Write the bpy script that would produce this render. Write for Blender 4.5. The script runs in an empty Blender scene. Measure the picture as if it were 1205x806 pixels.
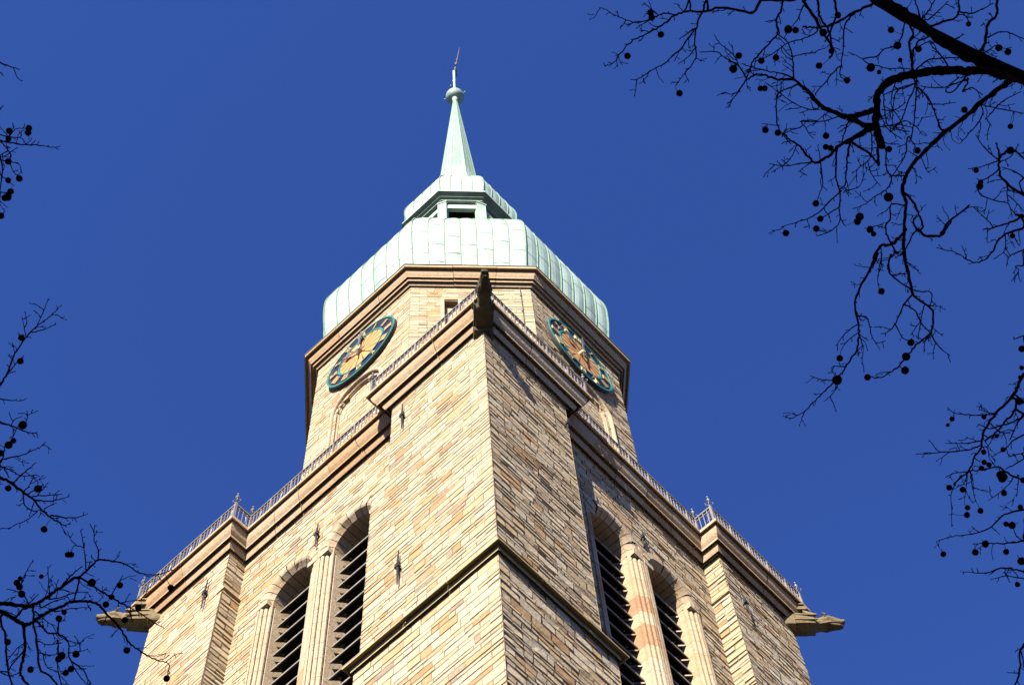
import bpy, math, random
from mathutils import Vector, Matrix, noise

R = math.radians
scene = bpy.context.scene
col = scene.collection

# ------------------------------------------------------------------ camera
FPX, W0, H0 = 1978.46, 1205.0, 806.0
YAW, PIT, ROL = 0.6560082, 1.1655537, -0.1040094
CAM = Vector((-21.1732, -18.8841, 1.7))
FWD = Vector((math.cos(PIT)*math.cos(YAW), math.cos(PIT)*math.sin(YAW), math.sin(PIT)))
_r = Vector((math.sin(YAW), -math.cos(YAW), 0)); _u = _r.cross(FWD)
RT = math.cos(ROL)*_r + math.sin(ROL)*_u
UP = -math.sin(ROL)*_r + math.cos(ROL)*_u
cam_d = bpy.data.cameras.new('camera')
cam_d.sensor_fit = 'HORIZONTAL'; cam_d.sensor_width = 36.0
cam_d.lens = 36.0*FPX/W0
cam_d.clip_start = 0.1; cam_d.clip_end = 5000
cam = bpy.data.objects.new('camera', cam_d); col.objects.link(cam)
cam.matrix_world = Matrix((( RT.x, UP.x, -FWD.x, CAM.x), (RT.y, UP.y, -FWD.y, CAM.y), (RT.z, UP.z, -FWD.z, CAM.z), (0, 0, 0, 1)))
scene.camera = cam

# ------------------------------------------------------------------ sky and sun
SUN_EL = R(31)
SUN_DIR = Vector((-0.935*math.cos(SUN_EL), -0.355*math.cos(SUN_EL), math.sin(SUN_EL)))   # towards the sun
world = bpy.data.worlds.new('World'); scene.world = world; world.use_nodes = True
nt = world.node_tree; bg = nt.nodes['Background']
sky = nt.nodes.new('ShaderNodeTexSky'); sky.sky_type = 'NISHITA'; sky.sun_disc = False
sky.sun_elevation = SUN_EL
sky.sun_rotation = math.atan2(SUN_DIR.x, SUN_DIR.y)
sky.altitude = 0; sky.air_density = 0.6; sky.dust_density = 0.0; sky.ozone_density = 10.0
tint = nt.nodes.new('ShaderNodeVectorMath'); tint.operation = 'MULTIPLY'; tint.inputs[1].default_value = (.70, .72, 1.0)   # the deep polarised blue of the day
nt.links.new(sky.outputs[0], tint.inputs[0]); nt.links.new(tint.outputs[0], bg.inputs[0]); bg.inputs[1].default_value = 0.068
sun_d = bpy.data.lights.new('sun', 'SUN'); sun_d.energy = 5.0; sun_d.angle = R(0.53); sun_d.color = (1, 0.9, 0.79)
sun = bpy.data.objects.new('sun', sun_d); col.objects.link(sun)
sun.rotation_euler = (-SUN_DIR).to_track_quat('-Z', 'Y').to_euler()
scene.view_settings.view_transform = 'Standard'; scene.view_settings.look = 'None'
scene.view_settings.gamma = 1; scene.view_settings.use_curve_mapping = False
scene.view_settings.exposure = 2.1

# ------------------------------------------------------------------ materials
def new_mat(name):
    m = bpy.data.materials.new(name); m.use_nodes = True
    b = m.node_tree.nodes['Principled BSDF']
    b.inputs['Specular IOR Level'].default_value = 0.25
    return m, m.node_tree, b

def plain(name, c, rough=0.7, metal=0.0, var=0.25, scale=3.0, bump=0.0, bscale=20.0):
    m, t, b = new_mat(name)
    tc = t.nodes.new('ShaderNodeTexCoord')
    n = t.nodes.new('ShaderNodeTexNoise'); n.inputs['Scale'].default_value = scale; n.inputs['Detail'].default_value = 6
    t.links.new(tc.outputs['Object'], n.inputs['Vector'])
    mr = t.nodes.new('ShaderNodeMapRange'); mr.inputs[1].default_value = 0.25; mr.inputs[2].default_value = 0.75
    mr.inputs[3].default_value = 1-var; mr.inputs[4].default_value = 1+var
    t.links.new(n.outputs[0], mr.inputs[0])
    mx = t.nodes.new('ShaderNodeVectorMath'); mx.operation = 'SCALE'; mx.inputs[0].default_value = c[:3]
    t.links.new(mr.outputs[0], mx.inputs['Scale']); t.links.new(mx.outputs[0], b.inputs['Base Color'])
    b.inputs['Roughness'].default_value = rough; b.inputs['Metallic'].default_value = metal
    if bump:
        n2 = t.nodes.new('ShaderNodeTexNoise'); n2.inputs['Scale'].default_value = bscale; n2.inputs['Detail'].default_value = 5
        t.links.new(tc.outputs['Object'], n2.inputs['Vector'])
        bp = t.nodes.new('ShaderNodeBump'); bp.inputs['Strength'].default_value = 1; bp.inputs['Distance'].default_value = bump
        t.links.new(n2.outputs[0], bp.inputs['Height']); t.links.new(bp.outputs[0], b.inputs['Normal'])
    return m

def stone_mat(name, stops, bump=0.02, var=0.22):
    """sandstone: the tone of every stone comes from its own mesh attribute, then mottled"""
    m, t, b = new_mat(name)
    at = t.nodes.new('ShaderNodeAttribute'); at.attribute_name = 'tone'
    tc = t.nodes.new('ShaderNodeTexCoord')
    n1 = t.nodes.new('ShaderNodeTexNoise'); n1.inputs['Scale'].default_value = 2.2; n1.inputs['Detail'].default_value = 8; n1.inputs['Roughness'].default_value = .65
    t.links.new(tc.outputs['Object'], n1.inputs['Vector'])
    a1 = t.nodes.new('ShaderNodeMath'); a1.operation = 'MULTIPLY_ADD'; a1.inputs[1].default_value = 0.36; a1.inputs[2].default_value = -0.18
    t.links.new(n1.outputs[0], a1.inputs[0])
    a2 = t.nodes.new('ShaderNodeMath'); a2.operation = 'ADD'
    t.links.new(at.outputs['Fac'], a2.inputs[0]); t.links.new(a1.outputs[0], a2.inputs[1])
    cr = t.nodes.new('ShaderNodeValToRGB'); e = cr.color_ramp.elements
    while len(e) > 2: e.remove(e[-1])
    for i, (p, c) in enumerate(stops):
        if i < 2: e[i].position = p; e[i].color = (*c, 1)
        else:
            k = e.new(p); k.color = (*c, 1)
    t.links.new(a2.outputs[0], cr.inputs[0])
    n2 = t.nodes.new('ShaderNodeTexNoise'); n2.inputs['Scale'].default_value = 9; n2.inputs['Detail'].default_value = 10; n2.inputs['Roughness'].default_value = .7
    t.links.new(tc.outputs['Object'], n2.inputs['Vector'])
    mr = t.nodes.new('ShaderNodeMapRange'); mr.inputs[1].default_value = .3; mr.inputs[2].default_value = .7; mr.inputs[3].default_value = 1-var; mr.inputs[4].default_value = 1+var*.7
    t.links.new(n2.outputs[0], mr.inputs[0])
    mx = t.nodes.new('ShaderNodeVectorMath'); mx.operation = 'SCALE'
    t.links.new(cr.outputs[0], mx.inputs[0]); t.links.new(mr.outputs[0], mx.inputs['Scale'])
    t.links.new(mx.outputs[0], b.inputs['Base Color'])
    b.inputs['Roughness'].default_value = .9; b.inputs['Specular IOR Level'].default_value = .15
    n3 = t.nodes.new('ShaderNodeTexNoise'); n3.inputs['Scale'].default_value = 10; n3.inputs['Detail'].default_value = 9; n3.inputs['Roughness'].default_value = .65
    t.links.new(tc.outputs['Object'], n3.inputs['Vector'])
    bp = t.nodes.new('ShaderNodeBump'); bp.inputs['Strength'].default_value = 1; bp.inputs['Distance'].default_value = bump
    t.links.new(n3.outputs[0], bp.inputs['Height']); t.links.new(bp.outputs[0], b.inputs['Normal'])
    return m

SAND = [(0.0, (0.277, 0.237, 0.162)), (0.2, (0.265, 0.211, 0.129)), (0.4, (0.247, 0.184, 0.101)), (0.58, (0.235, 0.158, 0.077)), (0.72, (0.217, 0.126, 0.054)), (0.84, (0.204, 0.159, 0.106)), (0.94, (0.15, 0.12, 0.084))]
M_STONE = stone_mat('sandstone_ashlar', SAND, .02)
M_TRIM = stone_mat('sandstone_trim', [(0, (0.258, 0.209, 0.143)), (0.35, (0.241, 0.181, 0.109)), (0.6, (0.223, 0.149, 0.077)), (0.8, (0.206, 0.115, 0.063)), (1, (0.154, 0.115, 0.074))], .02, .26)
M_MORTAR = plain('lime_mortar', (0.112, 0.083, 0.053), .95, var=.3, scale=4)
M_DARK = plain('painted_interior_dark', (.012, .011, .012), .9)  # near-black stand-in for unlit interiors, their darkness put into the colour
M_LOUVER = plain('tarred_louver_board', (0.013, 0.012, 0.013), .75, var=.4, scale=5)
M_LEDGE = plain('pale_board_edge', (0.128, 0.116, 0.094), .7, var=.3, scale=6)  # front edges and screw heads, paler than the boards
M_IRON = plain('black_wrought_iron', (0.015, 0.013, 0.013), .55)
M_RAIL = plain('galvanised_railing', (0.143, 0.135, 0.124), .45, .3, var=.2)
def copper(name='copper_patina', base=(.24, .318, .266)):
    """verdigris sheet: pale bloom, darker runs down the slope, a few brown patches"""
    m = plain(name, base, .5, 0, var=.12, scale=1.3, bump=.018, bscale=1.8)
    t = m.node_tree; b = t.nodes['Principled BSDF']; src = b.inputs['Base Color'].links[0].from_socket
    tc = t.nodes.new('ShaderNodeTexCoord'); mp = t.nodes.new('ShaderNodeMapping'); mp.inputs['Scale'].default_value = (3.2, 3.2, .28)
    t.links.new(tc.outputs['Object'], mp.inputs['Vector'])
    def mixin(src, vec, scale, lo, hi, colour, amt):
        n = t.nodes.new('ShaderNodeTexNoise'); n.inputs['Scale'].default_value = scale; n.inputs['Detail'].default_value = 7; t.links.new(vec, n.inputs['Vector'])
        r = t.nodes.new('ShaderNodeMapRange'); r.inputs[1].default_value = lo; r.inputs[2].default_value = hi; r.inputs[4].default_value = amt; t.links.new(n.outputs[0], r.inputs[0])
        x = t.nodes.new('ShaderNodeMix'); x.data_type = 'RGBA'; t.links.new(r.outputs[0], x.inputs['Factor']); t.links.new(src, x.inputs['A']); x.inputs['B'].default_value = (*colour, 1)
        return x.outputs['Result']
    a = mixin(src, mp.outputs[0], 1.0, .52, .72, (.115, .2, .145), .55)
    a = mixin(a, tc.outputs['Object'], .7, .60, .74, (.15, .165, .1), .6)
    at = t.nodes.new('ShaderNodeAttribute'); at.attribute_name = 'tone'
    mr = t.nodes.new('ShaderNodeMapRange'); mr.inputs[3].default_value = .84; mr.inputs[4].default_value = 1.12; t.links.new(at.outputs['Fac'], mr.inputs[0])
    vm = t.nodes.new('ShaderNodeVectorMath'); vm.operation = 'SCALE'; t.links.new(a, vm.inputs[0]); t.links.new(mr.outputs[0], vm.inputs['Scale'])
    t.links.new(vm.outputs[0], b.inputs['Base Color'])
    return m
M_COPPER = copper()
M_SPIRE = copper('older_spire_patina', (.165, .245, .19))
M_SEAM = plain('darker_patina_seam', (0.090, 0.158, 0.098), .6, 0, var=.25, scale=3)
M_COPDARK = plain('dark_copper', (0.075, 0.105, 0.083), .6, 0, var=.35, scale=2)
M_GOLD = plain('gilding', (0.413, 0.315, 0.143), .38, .35, var=.12)
M_TEAL = plain('verdigris_enamel', (0.013, 0.120, 0.105), .45)
M_NAVY = plain('navy_enamel', (0.009, 0.011, 0.034), .4)
M_SUN = plain('ochre_dial', (0.315, 0.169, 0.053), .5, var=.15, scale=2)
M_RAY = plain('rust_red_ray', (0.112, 0.022, 0.009), .5)
M_STEEL = plain('pale_clock_hand', (.07, .07, .075), .5, 0)
M_GARG = stone_mat('weathered_gargoyle_stone', [(0, (0.142, 0.111, 0.057)), (0.35, (0.088, 0.068, 0.035)), (1, (0.02, 0.017, 0.012))], .03, .4)
M_GARG_SHADED = stone_mat('stained_shaded_gargoyle_stone', [(0, (0.071, 0.056, 0.029)), (0.35, (0.044, 0.034, 0.018)), (1, (0.01, 0.009, 0.006))], .03, .4)  # near gargoyle: staining, plus its shade put into a darker colour
M_BARK = plain('plane_bark', (0.017, 0.009, 0.007), .9, var=.4, scale=9, bump=.004, bscale=40)
M_BALL = plain('seed_ball_husk', (0.015, 0.008, 0.007), .95, var=.4, scale=30, bump=.004, bscale=120)

for m_ in (M_BARK, M_BALL, M_DARK): m_.node_tree.nodes['Principled BSDF'].inputs['Specular IOR Level'].default_value = 0

# ------------------------------------------------------------------ mesh helper
class MB:
    def __init__(s): s.v = []; s.f = []; s.m = []; s.t = []
    def add(s, vs, fs, mi=0, tone=.3):
        o = len(s.v); s.v.extend([tuple(p) for p in vs])
        for f in fs: s.f.append(tuple(i+o for i in f)); s.m.append(mi); s.t.append(tone)
    def hexa(s, P, mi=0, tone=.3):      # 8 points: bottom ring 0-3, top ring 4-7
        s.add(P, [(3, 2, 1, 0), (4, 5, 6, 7), (0, 1, 5, 4), (1, 2, 6, 5), (2, 3, 7, 6), (3, 0, 4, 7)], mi, tone)
    def box(s, c, h, mi=0, tone=.3, ax=None):
        X, Y, Z = ax or (Vector((1, 0, 0)), Vector((0, 1, 0)), Vector((0, 0, 1)))
        c = Vector(c); P = []
        for z in (-1, 1):
            for x, y in ((-1, -1), (1, -1), (1, 1), (-1, 1)):
                P.append(c+X*(x*h[0])+Y*(y*h[1])+Z*(z*h[2]))
        s.hexa(P, mi, tone)
    def loft(s, rings, mi=0, tone=.3, cap=True, closed=True):
        n = len(rings[0]); vs = [p for r in rings for p in r]; fs = []
        for i in range(len(rings)-1):
            for j in range(n if closed else n-1):
                k = (j+1) % n
                fs.append((i*n+j, i*n+k, (i+1)*n+k, (i+1)*n+j))
        if cap:
            fs.append(tuple(reversed(range(n)))); fs.append(tuple((len(rings)-1)*n+j for j in range(n)))
        s.add(vs, fs, mi, tone)
    def tube(s, pts, rad, n=6, mi=0, tone=.3):
        rings = []; pts = [Vector(p) for p in pts]; prev = None
        for i, p in enumerate(pts):
            d = (pts[min(i+1, len(pts)-1)]-pts[max(i-1, 0)])
            if d.length < 1e-9: d = Vector((0, 0, 1))
            d.normalize()
            if prev is None:
                a = d.cross(Vector((0, 0, 1)) if abs(d.z) < .9 else Vector((1, 0, 0))).normalized()
            else:
                a = prev - d*prev.dot(d)
                a = a.normalized() if a.length > 1e-6 else d.orthogonal().normalized()
            prev = a; b = d.cross(a)
            r = rad[i] if isinstance(rad, (list, tuple)) else rad
            rings.append([p+(a*math.cos(2*math.pi*k/n)+b*math.sin(2*math.pi*k/n))*r for k in range(n)])
        s.loft(rings, mi, tone)
    def ball(s, c, r, mi=0, tone=.3, n=10, sq=1.0):
        rings = []
        for i in range(1, n//2+1):
            th = math.pi*i/(n//2+1)
            rings.append([Vector(c)+Vector((r*math.sin(th)*math.cos(2*math.pi*k/n), r*math.sin(th)*math.sin(2*math.pi*k/n), -r*sq*math.cos(th))) for k in range(n)])
        s.loft(rings, mi, tone)
    def build(s, name, mats, parent=None, smooth=False, kind=None):
        me = bpy.data.meshes.new(name); me.from_pydata(s.v, [], s.f)
        for m in (mats if isinstance(mats, (list, tuple)) else [mats]): me.materials.append(m)
        me.polygons.foreach_set('material_index', s.m)
        a = me.attributes.new('tone', 'FLOAT', 'FACE'); a.data.foreach_set('value', s.t)
        if smooth: me.polygons.foreach_set('use_smooth', [True]*len(s.f))
        me.update()
        o = bpy.data.objects.new(name, me); col.objects.link(o)
        if parent: o.parent = parent
        if kind: o['kind'] = kind
        return o

def tag(o, label=None, cat=None, group=None, kind=None):
    if label: o['label'] = label
    if cat: o['category'] = cat
    if group: o['group'] = group
    if kind: o['kind'] = kind
    return o

def empty(name, loc, **k):
    o = bpy.data.objects.new(name, None); col.objects.link(o); o.location = loc
    return tag(o, **k)
# ------------------------------------------------------------------ ground
g = MB(); g.add([(-3000, -3000, 0), (3000, -3000, 0), (3000, 3000, 0), (-3000, 3000, 0)], [(0, 1, 2, 3)])
def paving():
    m, t, b = new_mat('granite_setts')
    tc = t.nodes.new('ShaderNodeTexCoord'); br = t.nodes.new('ShaderNodeTexBrick'); br.inputs['Scale'].default_value = 4
    br.inputs['Color1'].default_value = (.06, .056, .052, 1); br.inputs['Color2'].default_value = (.09, .083, .078, 1); br.inputs['Mortar'].default_value = (.03, .028, .026, 1)
    t.links.new(tc.outputs['Object'], br.inputs['Vector']); t.links.new(br.outputs[0], b.inputs['Base Color']); b.inputs['Roughness'].default_value = .85
    return m
g.build('ground', paving(), kind='structure')

# ------------------------------------------------------------------ church tower
A0 = 7.0; REC = 0.642; T = 0.4357
tower = empty('church_tower', (0, 0, 0), label='tall sandstone church tower with two clock faces and a pale green copper dome and spire', cat='church tower')
rng = random.Random(5)

# course heights shared by every face, so the joints run round the corners
ROWS = [24.0]
while ROWS[-1] < 62: ROWS.append(ROWS[-1]+rng.choice((.14, .17, .19, .22, .25, .28, .33)))

class Face:
    """u runs along the face, d inwards, z up"""
    def __init__(s, o, u, i): s.o = Vector((*o, 0)); s.u = Vector((*u, 0)); s.i = Vector((*i, 0))
    def __call__(s, u, d, z): return s.o+s.u*u+s.i*d+Vector((0, 0, z))
    def ax(s): return (s.u, s.i, Vector((0, 0, 1)))
LEFT = Face((-A0, 0), (0, 1), (1, 0))
RIGHT = Face((0, -A0), (1, 0), (0, 1))

def stone(mb, F, u0, u1, z0, z1, d0, rough, rg, tone, jd):
    g_ = .004+jd*.2; ch = min(.010+jd*.32, (z1-z0)*.14)
    gv = g_*rg.uniform(.6, 2.4)
    ua, ub, za, zb = u0+g_, u1-gv, z0+g_, z1-g_
    if ub-ua < .04 or zb-za < .04: return
    nx = max(1, int(round((ub-ua)/.28)))
    base = rg.random()**1.6*rough
    tl = (rg.random()-.5)*rough*.9
    vs = []
    for k in range(nx+1):
        u = ua+(ub-ua)*k/nx
        e = .006*(rg.random()-.5)
        uf = u+(0 if k in (0, nx) else (rg.random()-.5)*.08)
        vs += [F(u, d0+jd+.015, za), F(uf, d0+min(jd*.8, max(0, base+tl+(rg.random()-.5)*rough*.7)), za+ch+e+rg.random()*.012),
               F(uf, d0+min(jd*.8, max(0, base-tl+(rg.random()-.5)*rough*.7)), zb-ch+e-rg.random()*.012), F(u, d0+jd+.015, zb)]
    fs = []
    for k in range(nx):
        a, b = k*4, k*4+4
        for j in range(3): fs.append((a+j, b+j, b+j+1, a+j+1))
    mb.add(vs, fs, 0, tone)

def tone_pick(rg, pale=0.0):
    x = rg.random()
    if rg.random() < pale: return rg.uniform(0, .22)
    if x < .40: return rg.uniform(-.1, .28)
    if x < .68: return rg.uniform(.25, .52)
    if x < .90: return rg.uniform(.5, .78)
    return rg.uniform(.78, .95)

def panel(mb, F, u0, u1, z0, z1, d0=0, rough=.03, q0=False, q1=False, ex=None, seed=1, lmin=.24, lmax=.75, pale=0.0, jd=None):
    jd = jd or (.018 if rough < .02 else .037)
    rg = random.Random(seed)
    for i in range(len(ROWS)-1):
        za, zb = max(ROWS[i], z0), min(ROWS[i+1], z1)
        if zb-za < .05: continue
        iv = [(u0, u1)]
        if ex:
            for (a, b) in ex((za+zb)/2):
                nv = []
                for (p, q) in iv:
                    if b <= p or a >= q: nv.append((p, q)); continue
                    if a > p: nv.append((p, a))
                    if b < q: nv.append((b, q))
                iv = nv
        for (p, q) in iv:
            mb.add([F(p, d0+jd, za), F(q, d0+jd, za), F(q, d0+jd, zb), F(p, d0+jd, zb)], [(0, 1, 2, 3)], 1)
            u = p; first = True
            while u < q-.01:
                L = rg.uniform(lmin, lmax)*(1 if rg.random() < .8 else .6)
                tn = tone_pick(rg, pale)
                if first and q0 and abs(p-u0) < 1e-6:
                    L = .62 if i % 2 else .34; tn = rg.uniform(0, .34)
                first = False
                e = u+L
                if q1 and abs(q-u1) < 1e-6:
                    ql = .34 if i % 2 else .62
                    if e > q-ql-.25 and u < q-ql-.02: e = q-ql
                    elif u >= q-ql-.02: e = q; tn = rg.uniform(0, .34)
                if q-e < .22: e = q
                stone(mb, F, u, e, za, zb, d0, rough, rg, tn, jd)
                u = e

# -- solid cores behind the stone skins
ZB = 26.0
core = MB()
core.box((0, 0, (ZB+46.9)/2), (4.3, 4.3, (46.9-ZB)/2), 1)                    # near-black box painted as the dark of the belfry room
for sx in (-1, 1):
    for sy in (-1, 1):
        cx, cy = sx*(A0-.06), sy*(A0-.06)
        core.box((cx-sx*1.60, cy-sy*1.60, (ZB+46.6)/2), (1.60, 1.60, (46.6-ZB)/2), 0)
core.box((0, 0, ZB/2), (6.95, 6.95, ZB/2), 0)                                # lower storeys
core.box((6.5, 0, 36.5), (.4, 6.9, 10.2), 0); core.box((0, 6.5, 36.5), (6.05, .4, 10.2), 0)   # the two faces turned away
core.build('tower_core', [plain('sandstone_rubble', (.28, .21, .13), .9, var=.35, scale=2.5, bump=.05, bscale=6), M_DARK], tower)

# -- windows
WC, WH, SPR, WZ0 = 1.21, .79, 42.3, 33.6
def wex(z):
    w = WH+.2
    r = []
    for c in (-WC, WC):
        if z < SPR: r.append((c-w, c+w))
        elif z < SPR+w: h = math.sqrt(w*w-(z-SPR)**2); r.append((c-h, c+h))
    if len(r) == 2 and r[0][1] > r[1][0]: r = [(r[0][0], r[1][1])]
    return r

def butt(name, F, spans, rough, seeds, ret):
    """one clasping buttress side: spans = (u0, u1, z0, z1, q0, q1), ret = return faces (u, z0, z1, sign)"""
    mb = MB()
    for k, (a, b, z0, z1, q0, q1) in enumerate(spans):
        panel(mb, F, a, b, z0, z1, 0, rough, q0, q1, seed=seeds+k, pale=.36 if F is LEFT else .42)
    for k, (u, z0, z1, sg) in enumerate(ret):
        G = Face((0, 0), (F.i.x, F.i.y), (-sg*F.u.x, -sg*F.u.y))
        G.o = F(u, 0, 0)
        panel(mb, G, 0, REC+.05, z0, z1, 0, .045, True, False, seed=seeds+50+k, lmin=.35, lmax=.7)
    return mb.build(name, [M_STONE, M_MORTAR], tower)

butt('corner_buttress', LEFT, [(-7, -3.33, 41.62, 46.15, True, False), (-7, -2.71, 33.5, 41.62, True, False), (-7, -2.56, ZB, 33.5, True, False)], .018, 11,
     [(-3.33, 41.62, 46.15, 1), (-2.71, 33.5, 41.62, 1), (-2.56, ZB, 33.5, 1)])
butt('corner_buttress', RIGHT, [(-7, -3.49, 33.5, 46.15, True, True), (-7, -3.06, ZB, 33.5, True, True)], .040, 21,
     [(-3.49, 33.5, 46.15, 1), (-3.06, ZB, 33.5, 1)])
butt('corner_buttress', LEFT, [(3.5, 7, ZB, 46.15, True, True)], .018, 31, [(3.48, 44.05, 46.15, -1), (3.42, ZB, 43.9, -1)])
butt('corner_buttress', RIGHT, [(3.46, 7, ZB, 46.15, True, True)], .040, 41, [(3.46, 44.05, 46.15, -1), (3.40, ZB, 43.9, -1)])

# small weathered offsets of the buttresses
off = MB()
off.hexa([LEFT(-3.4, .0, 41.5), LEFT(-2.68, .0, 41.5), LEFT(-2.68, REC, 41.5), LEFT(-3.4, REC, 41.5), LEFT(-3.4, .0, 42.0), LEFT(-3.32, .0, 42.0), LEFT(-3.32, REC, 42.0), LEFT(-3.4, REC, 42.0)], 0, .15)
off.build('buttress_offset', [M_TRIM], tower)
for F in (LEFT, RIGHT):
    off = MB()
    off.hexa([F(3.36, -.02, 43.9), F(3.7, -.02, 43.9), F(3.7, REC, 43.9), F(3.36, REC, 43.9), F(3.46, -.02, 44.1), F(3.7, -.02, 44.1), F(3.7, REC, 44.1), F(3.46, REC, 44.1)], 0, .1)
    off.build('buttress_offset', [M_TRIM], tower)

for F, rough, sd, (ua, ub) in ((LEFT, .018, 61, (-3.6, 3.55)), (RIGHT, .040, 71, (-3.7, 3.5))):
    mb = MB(); panel(mb, F, ua, ub, ZB, 46.15, REC, rough, ex=wex, seed=sd, pale=.3 if F is LEFT else .4)
    mb.build('belfry_wall', [M_STONE, M_MORTAR], tower)

def arch_path(c, h, z0, spr, n=18):
    P = [(c+h, z0, 1, 0)]
    P.append((c+h, spr, 1, 0))
    for k in range(1, n): a = math.pi*k/n; P.append((c+h*math.cos(a), spr+h*math.sin(a), math.cos(a), math.sin(a)))
    P.append((c-h, spr, -1, 0)); P.append((c-h, z0, -1, 0))
    return P

def roll_profile(S):
    pr = [(S, .07), (S, -.03), (S-.07, -.03)]
    cs = [(S*.70, .04), (S*.42, .10), (S*.14, .17)]
    for (cs_, cd) in cs:
        for k in range(6):
            a = math.pi*(-.12+1.24*k/5)
            # roll faces outwards and towards the opening
            dx, dd = math.cos(a+math.pi*.30), -math.sin(a+math.pi*.30)
            pr.append((cs_+.068*dx, cd+.068*dd))
    pr += [(0, .26), (0, 1.25)]
    return pr

def strip(mb, F, st, prof, d0, tone, mi=0):
    vs = []; n = len(prof)
    for (u, z, nu, nz) in st:
        for (s_, d) in prof: vs.append(F(u+nu*s_, d0+d, z+nz*s_))
    fs = [(i*n+j, i*n+j+1, (i+1)*n+j+1, (i+1)*n+j) for i in range(len(st)-1) for j in range(n-1)]
    mb.add(vs, fs, mi, tone)

def louver_z(c): return [34.25+.715*k for k in range(13)]

def belfry_window(F, c, seed):
    rg = random.Random(seed); mb = MB(); S = .40
    prof = roll_profile(S)
    for sg in (1, -1):
        z = WZ0
        while z < SPR-.05:
            e = min(z+rg.uniform(.5, 1.0), SPR)
            if SPR-e < .3: e = SPR
            tn = rg.choice((.02, .08, .12, .2, .3, .36)) if rg.random() < .88 else rg.uniform(.55, .8)
            strip(mb, F, [(c+sg*WH, z+.006, sg, 0), (c+sg*WH, e-.006, sg, 0)], prof, REC, tn)
            z = e
    vprof = [(S+.03, .08), (S+.03, -.03), (.20, -.035), (.13, .0), (.0, .16), (0, .3), (0, 1.25)]
    nb = 11
    for k in range(nb):
        a0, a1 = math.pi*k/nb+.012, math.pi*(k+1)/nb-.012
        j = rg.uniform(-.022, .022)
        st = [(c+WH*math.cos(a), SPR+WH*math.sin(a), math.cos(a), math.sin(a)) for a in (a0, a0*.67+a1*.33, a0*.33+a1*.67, a1)]
        strip(mb, F, st, [(s_+(j if s_ > .1 else 0), d+(j if d < .1 else 0)) for s_, d in vprof], REC, rg.uniform(.0, .5))
    # capital where arch and jamb meet
    for sg in (1, -1):
        u = c+sg*(WH+S*.5)
        mb.box(F(u, REC+.09, SPR+.02), (S*.5-.012, .135, .11), 0, rg.uniform(0, .25), F.ax())
    w = mb.build('belfry_window', [M_TRIM], tower)
    for zl in louver_z(c):
        zt = zl+.3
        h = WH-.05 if zt < SPR else math.sqrt(max(0, (WH-.05)**2-(zt-SPR)**2))
        if h < .2: continue
        lb = MB(); sk = rg.uniform(-.012, .012)
        d0, d1 = REC+.42, REC+1.02; z0, z1 = zl+sk, zl+.60+sk; th = .045
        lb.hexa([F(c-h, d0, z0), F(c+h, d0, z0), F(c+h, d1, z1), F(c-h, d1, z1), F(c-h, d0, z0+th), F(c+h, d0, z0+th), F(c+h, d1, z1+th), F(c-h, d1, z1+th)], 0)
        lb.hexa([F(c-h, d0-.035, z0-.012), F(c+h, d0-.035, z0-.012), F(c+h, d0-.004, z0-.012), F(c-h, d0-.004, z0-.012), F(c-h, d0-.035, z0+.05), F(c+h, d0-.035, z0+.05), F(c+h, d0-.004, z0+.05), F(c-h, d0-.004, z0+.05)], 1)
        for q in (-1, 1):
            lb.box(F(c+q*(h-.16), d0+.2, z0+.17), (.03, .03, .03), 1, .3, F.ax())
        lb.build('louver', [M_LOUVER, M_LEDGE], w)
    # timber stiles that carry the boards, just inside the reveal
    fr = MB()
    for q in (-1, 1): fr.box(F(c+q*(WH-.03), REC+.9, (WZ0+SPR)/2), (.04, .06, (SPR-WZ0)/2), 0, .3, F.ax())
    fr.build('louver_stile', [M_LOUVER], w)
    return w

for i, F in enumerate((LEFT, RIGHT)):
    for j, c in enumerate((-WC, WC)): belfry_window(F, c, 100+i*10+j)
    mm = MB(); rg = random.Random(i)          # flat nib between the two rows of shafts
    z = WZ0
    while z < 43.0:
        e = min(z+rg.uniform(.5, .9), 43.0)
        mm.box(F(0, REC+.35, (z+e)/2), (.06, .37, (e-z)/2-.004), 0, rg.uniform(.05, .5), F.ax()); z = e
    mm.build('window_mullion', [M_TRIM], tower)

# -- mouldings swept round the plan
def sweep(name, path, prof, mats, parent, seg=1.6, tones=(.05, .5), seed=3, mi_of=None, gap=.0):
    n = len(path); P = [Vector(p) for p in path]; rg = random.Random(seed); mb = MB()
    off = []
    for i in range(n):
        a = (P[i]-P[i-1]).normalized(); b = (P[(i+1) % n]-P[i]).normalized()
        na = Vector((a.y, -a.x)); nb = Vector((b.y, -b.x))
        m = na+nb; m = m/(m.dot(na)) if abs(m.dot(na)) > 1e-6 else na
        off.append(m)
    for i in range(n):
        p, q = P[i], P[(i+1) % n]; L = (q-p).length
        k = max(1, int(round(L/seg))); np_ = len(prof)
        cuts = [0]+sorted(j/k+(rg.random()-.5)*.3/k for j in range(1, k))+[1]
        for j in range(k):
            tn = rg.uniform(*tones); vs = []
            t0, t1 = cuts[j]+(gap/L if j else 0), cuts[j+1]-(gap/L if j < k-1 else 0)
            jz = (rg.random()-.5)*.014; jo = (rg.random()-.5)*.012
            for t in (t0, t1):
                for (o, z) in prof:
                    if o > .01: o += jo; z += jz
                    w = p*(1-t)+q*t+(off[i]*(1-t)+off[(i+1) % n]*t)*o
                    vs.append((w.x, w.y, z))
            for r_ in range(np_-1):
                mb.add([vs[r_], vs[np_+r_], vs[np_+r_+1], vs[r_+1]], [(0, 1, 2, 3)], mi_of(r_) if mi_of else 0, tn)
    return mb.build(name, mats, parent)

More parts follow.
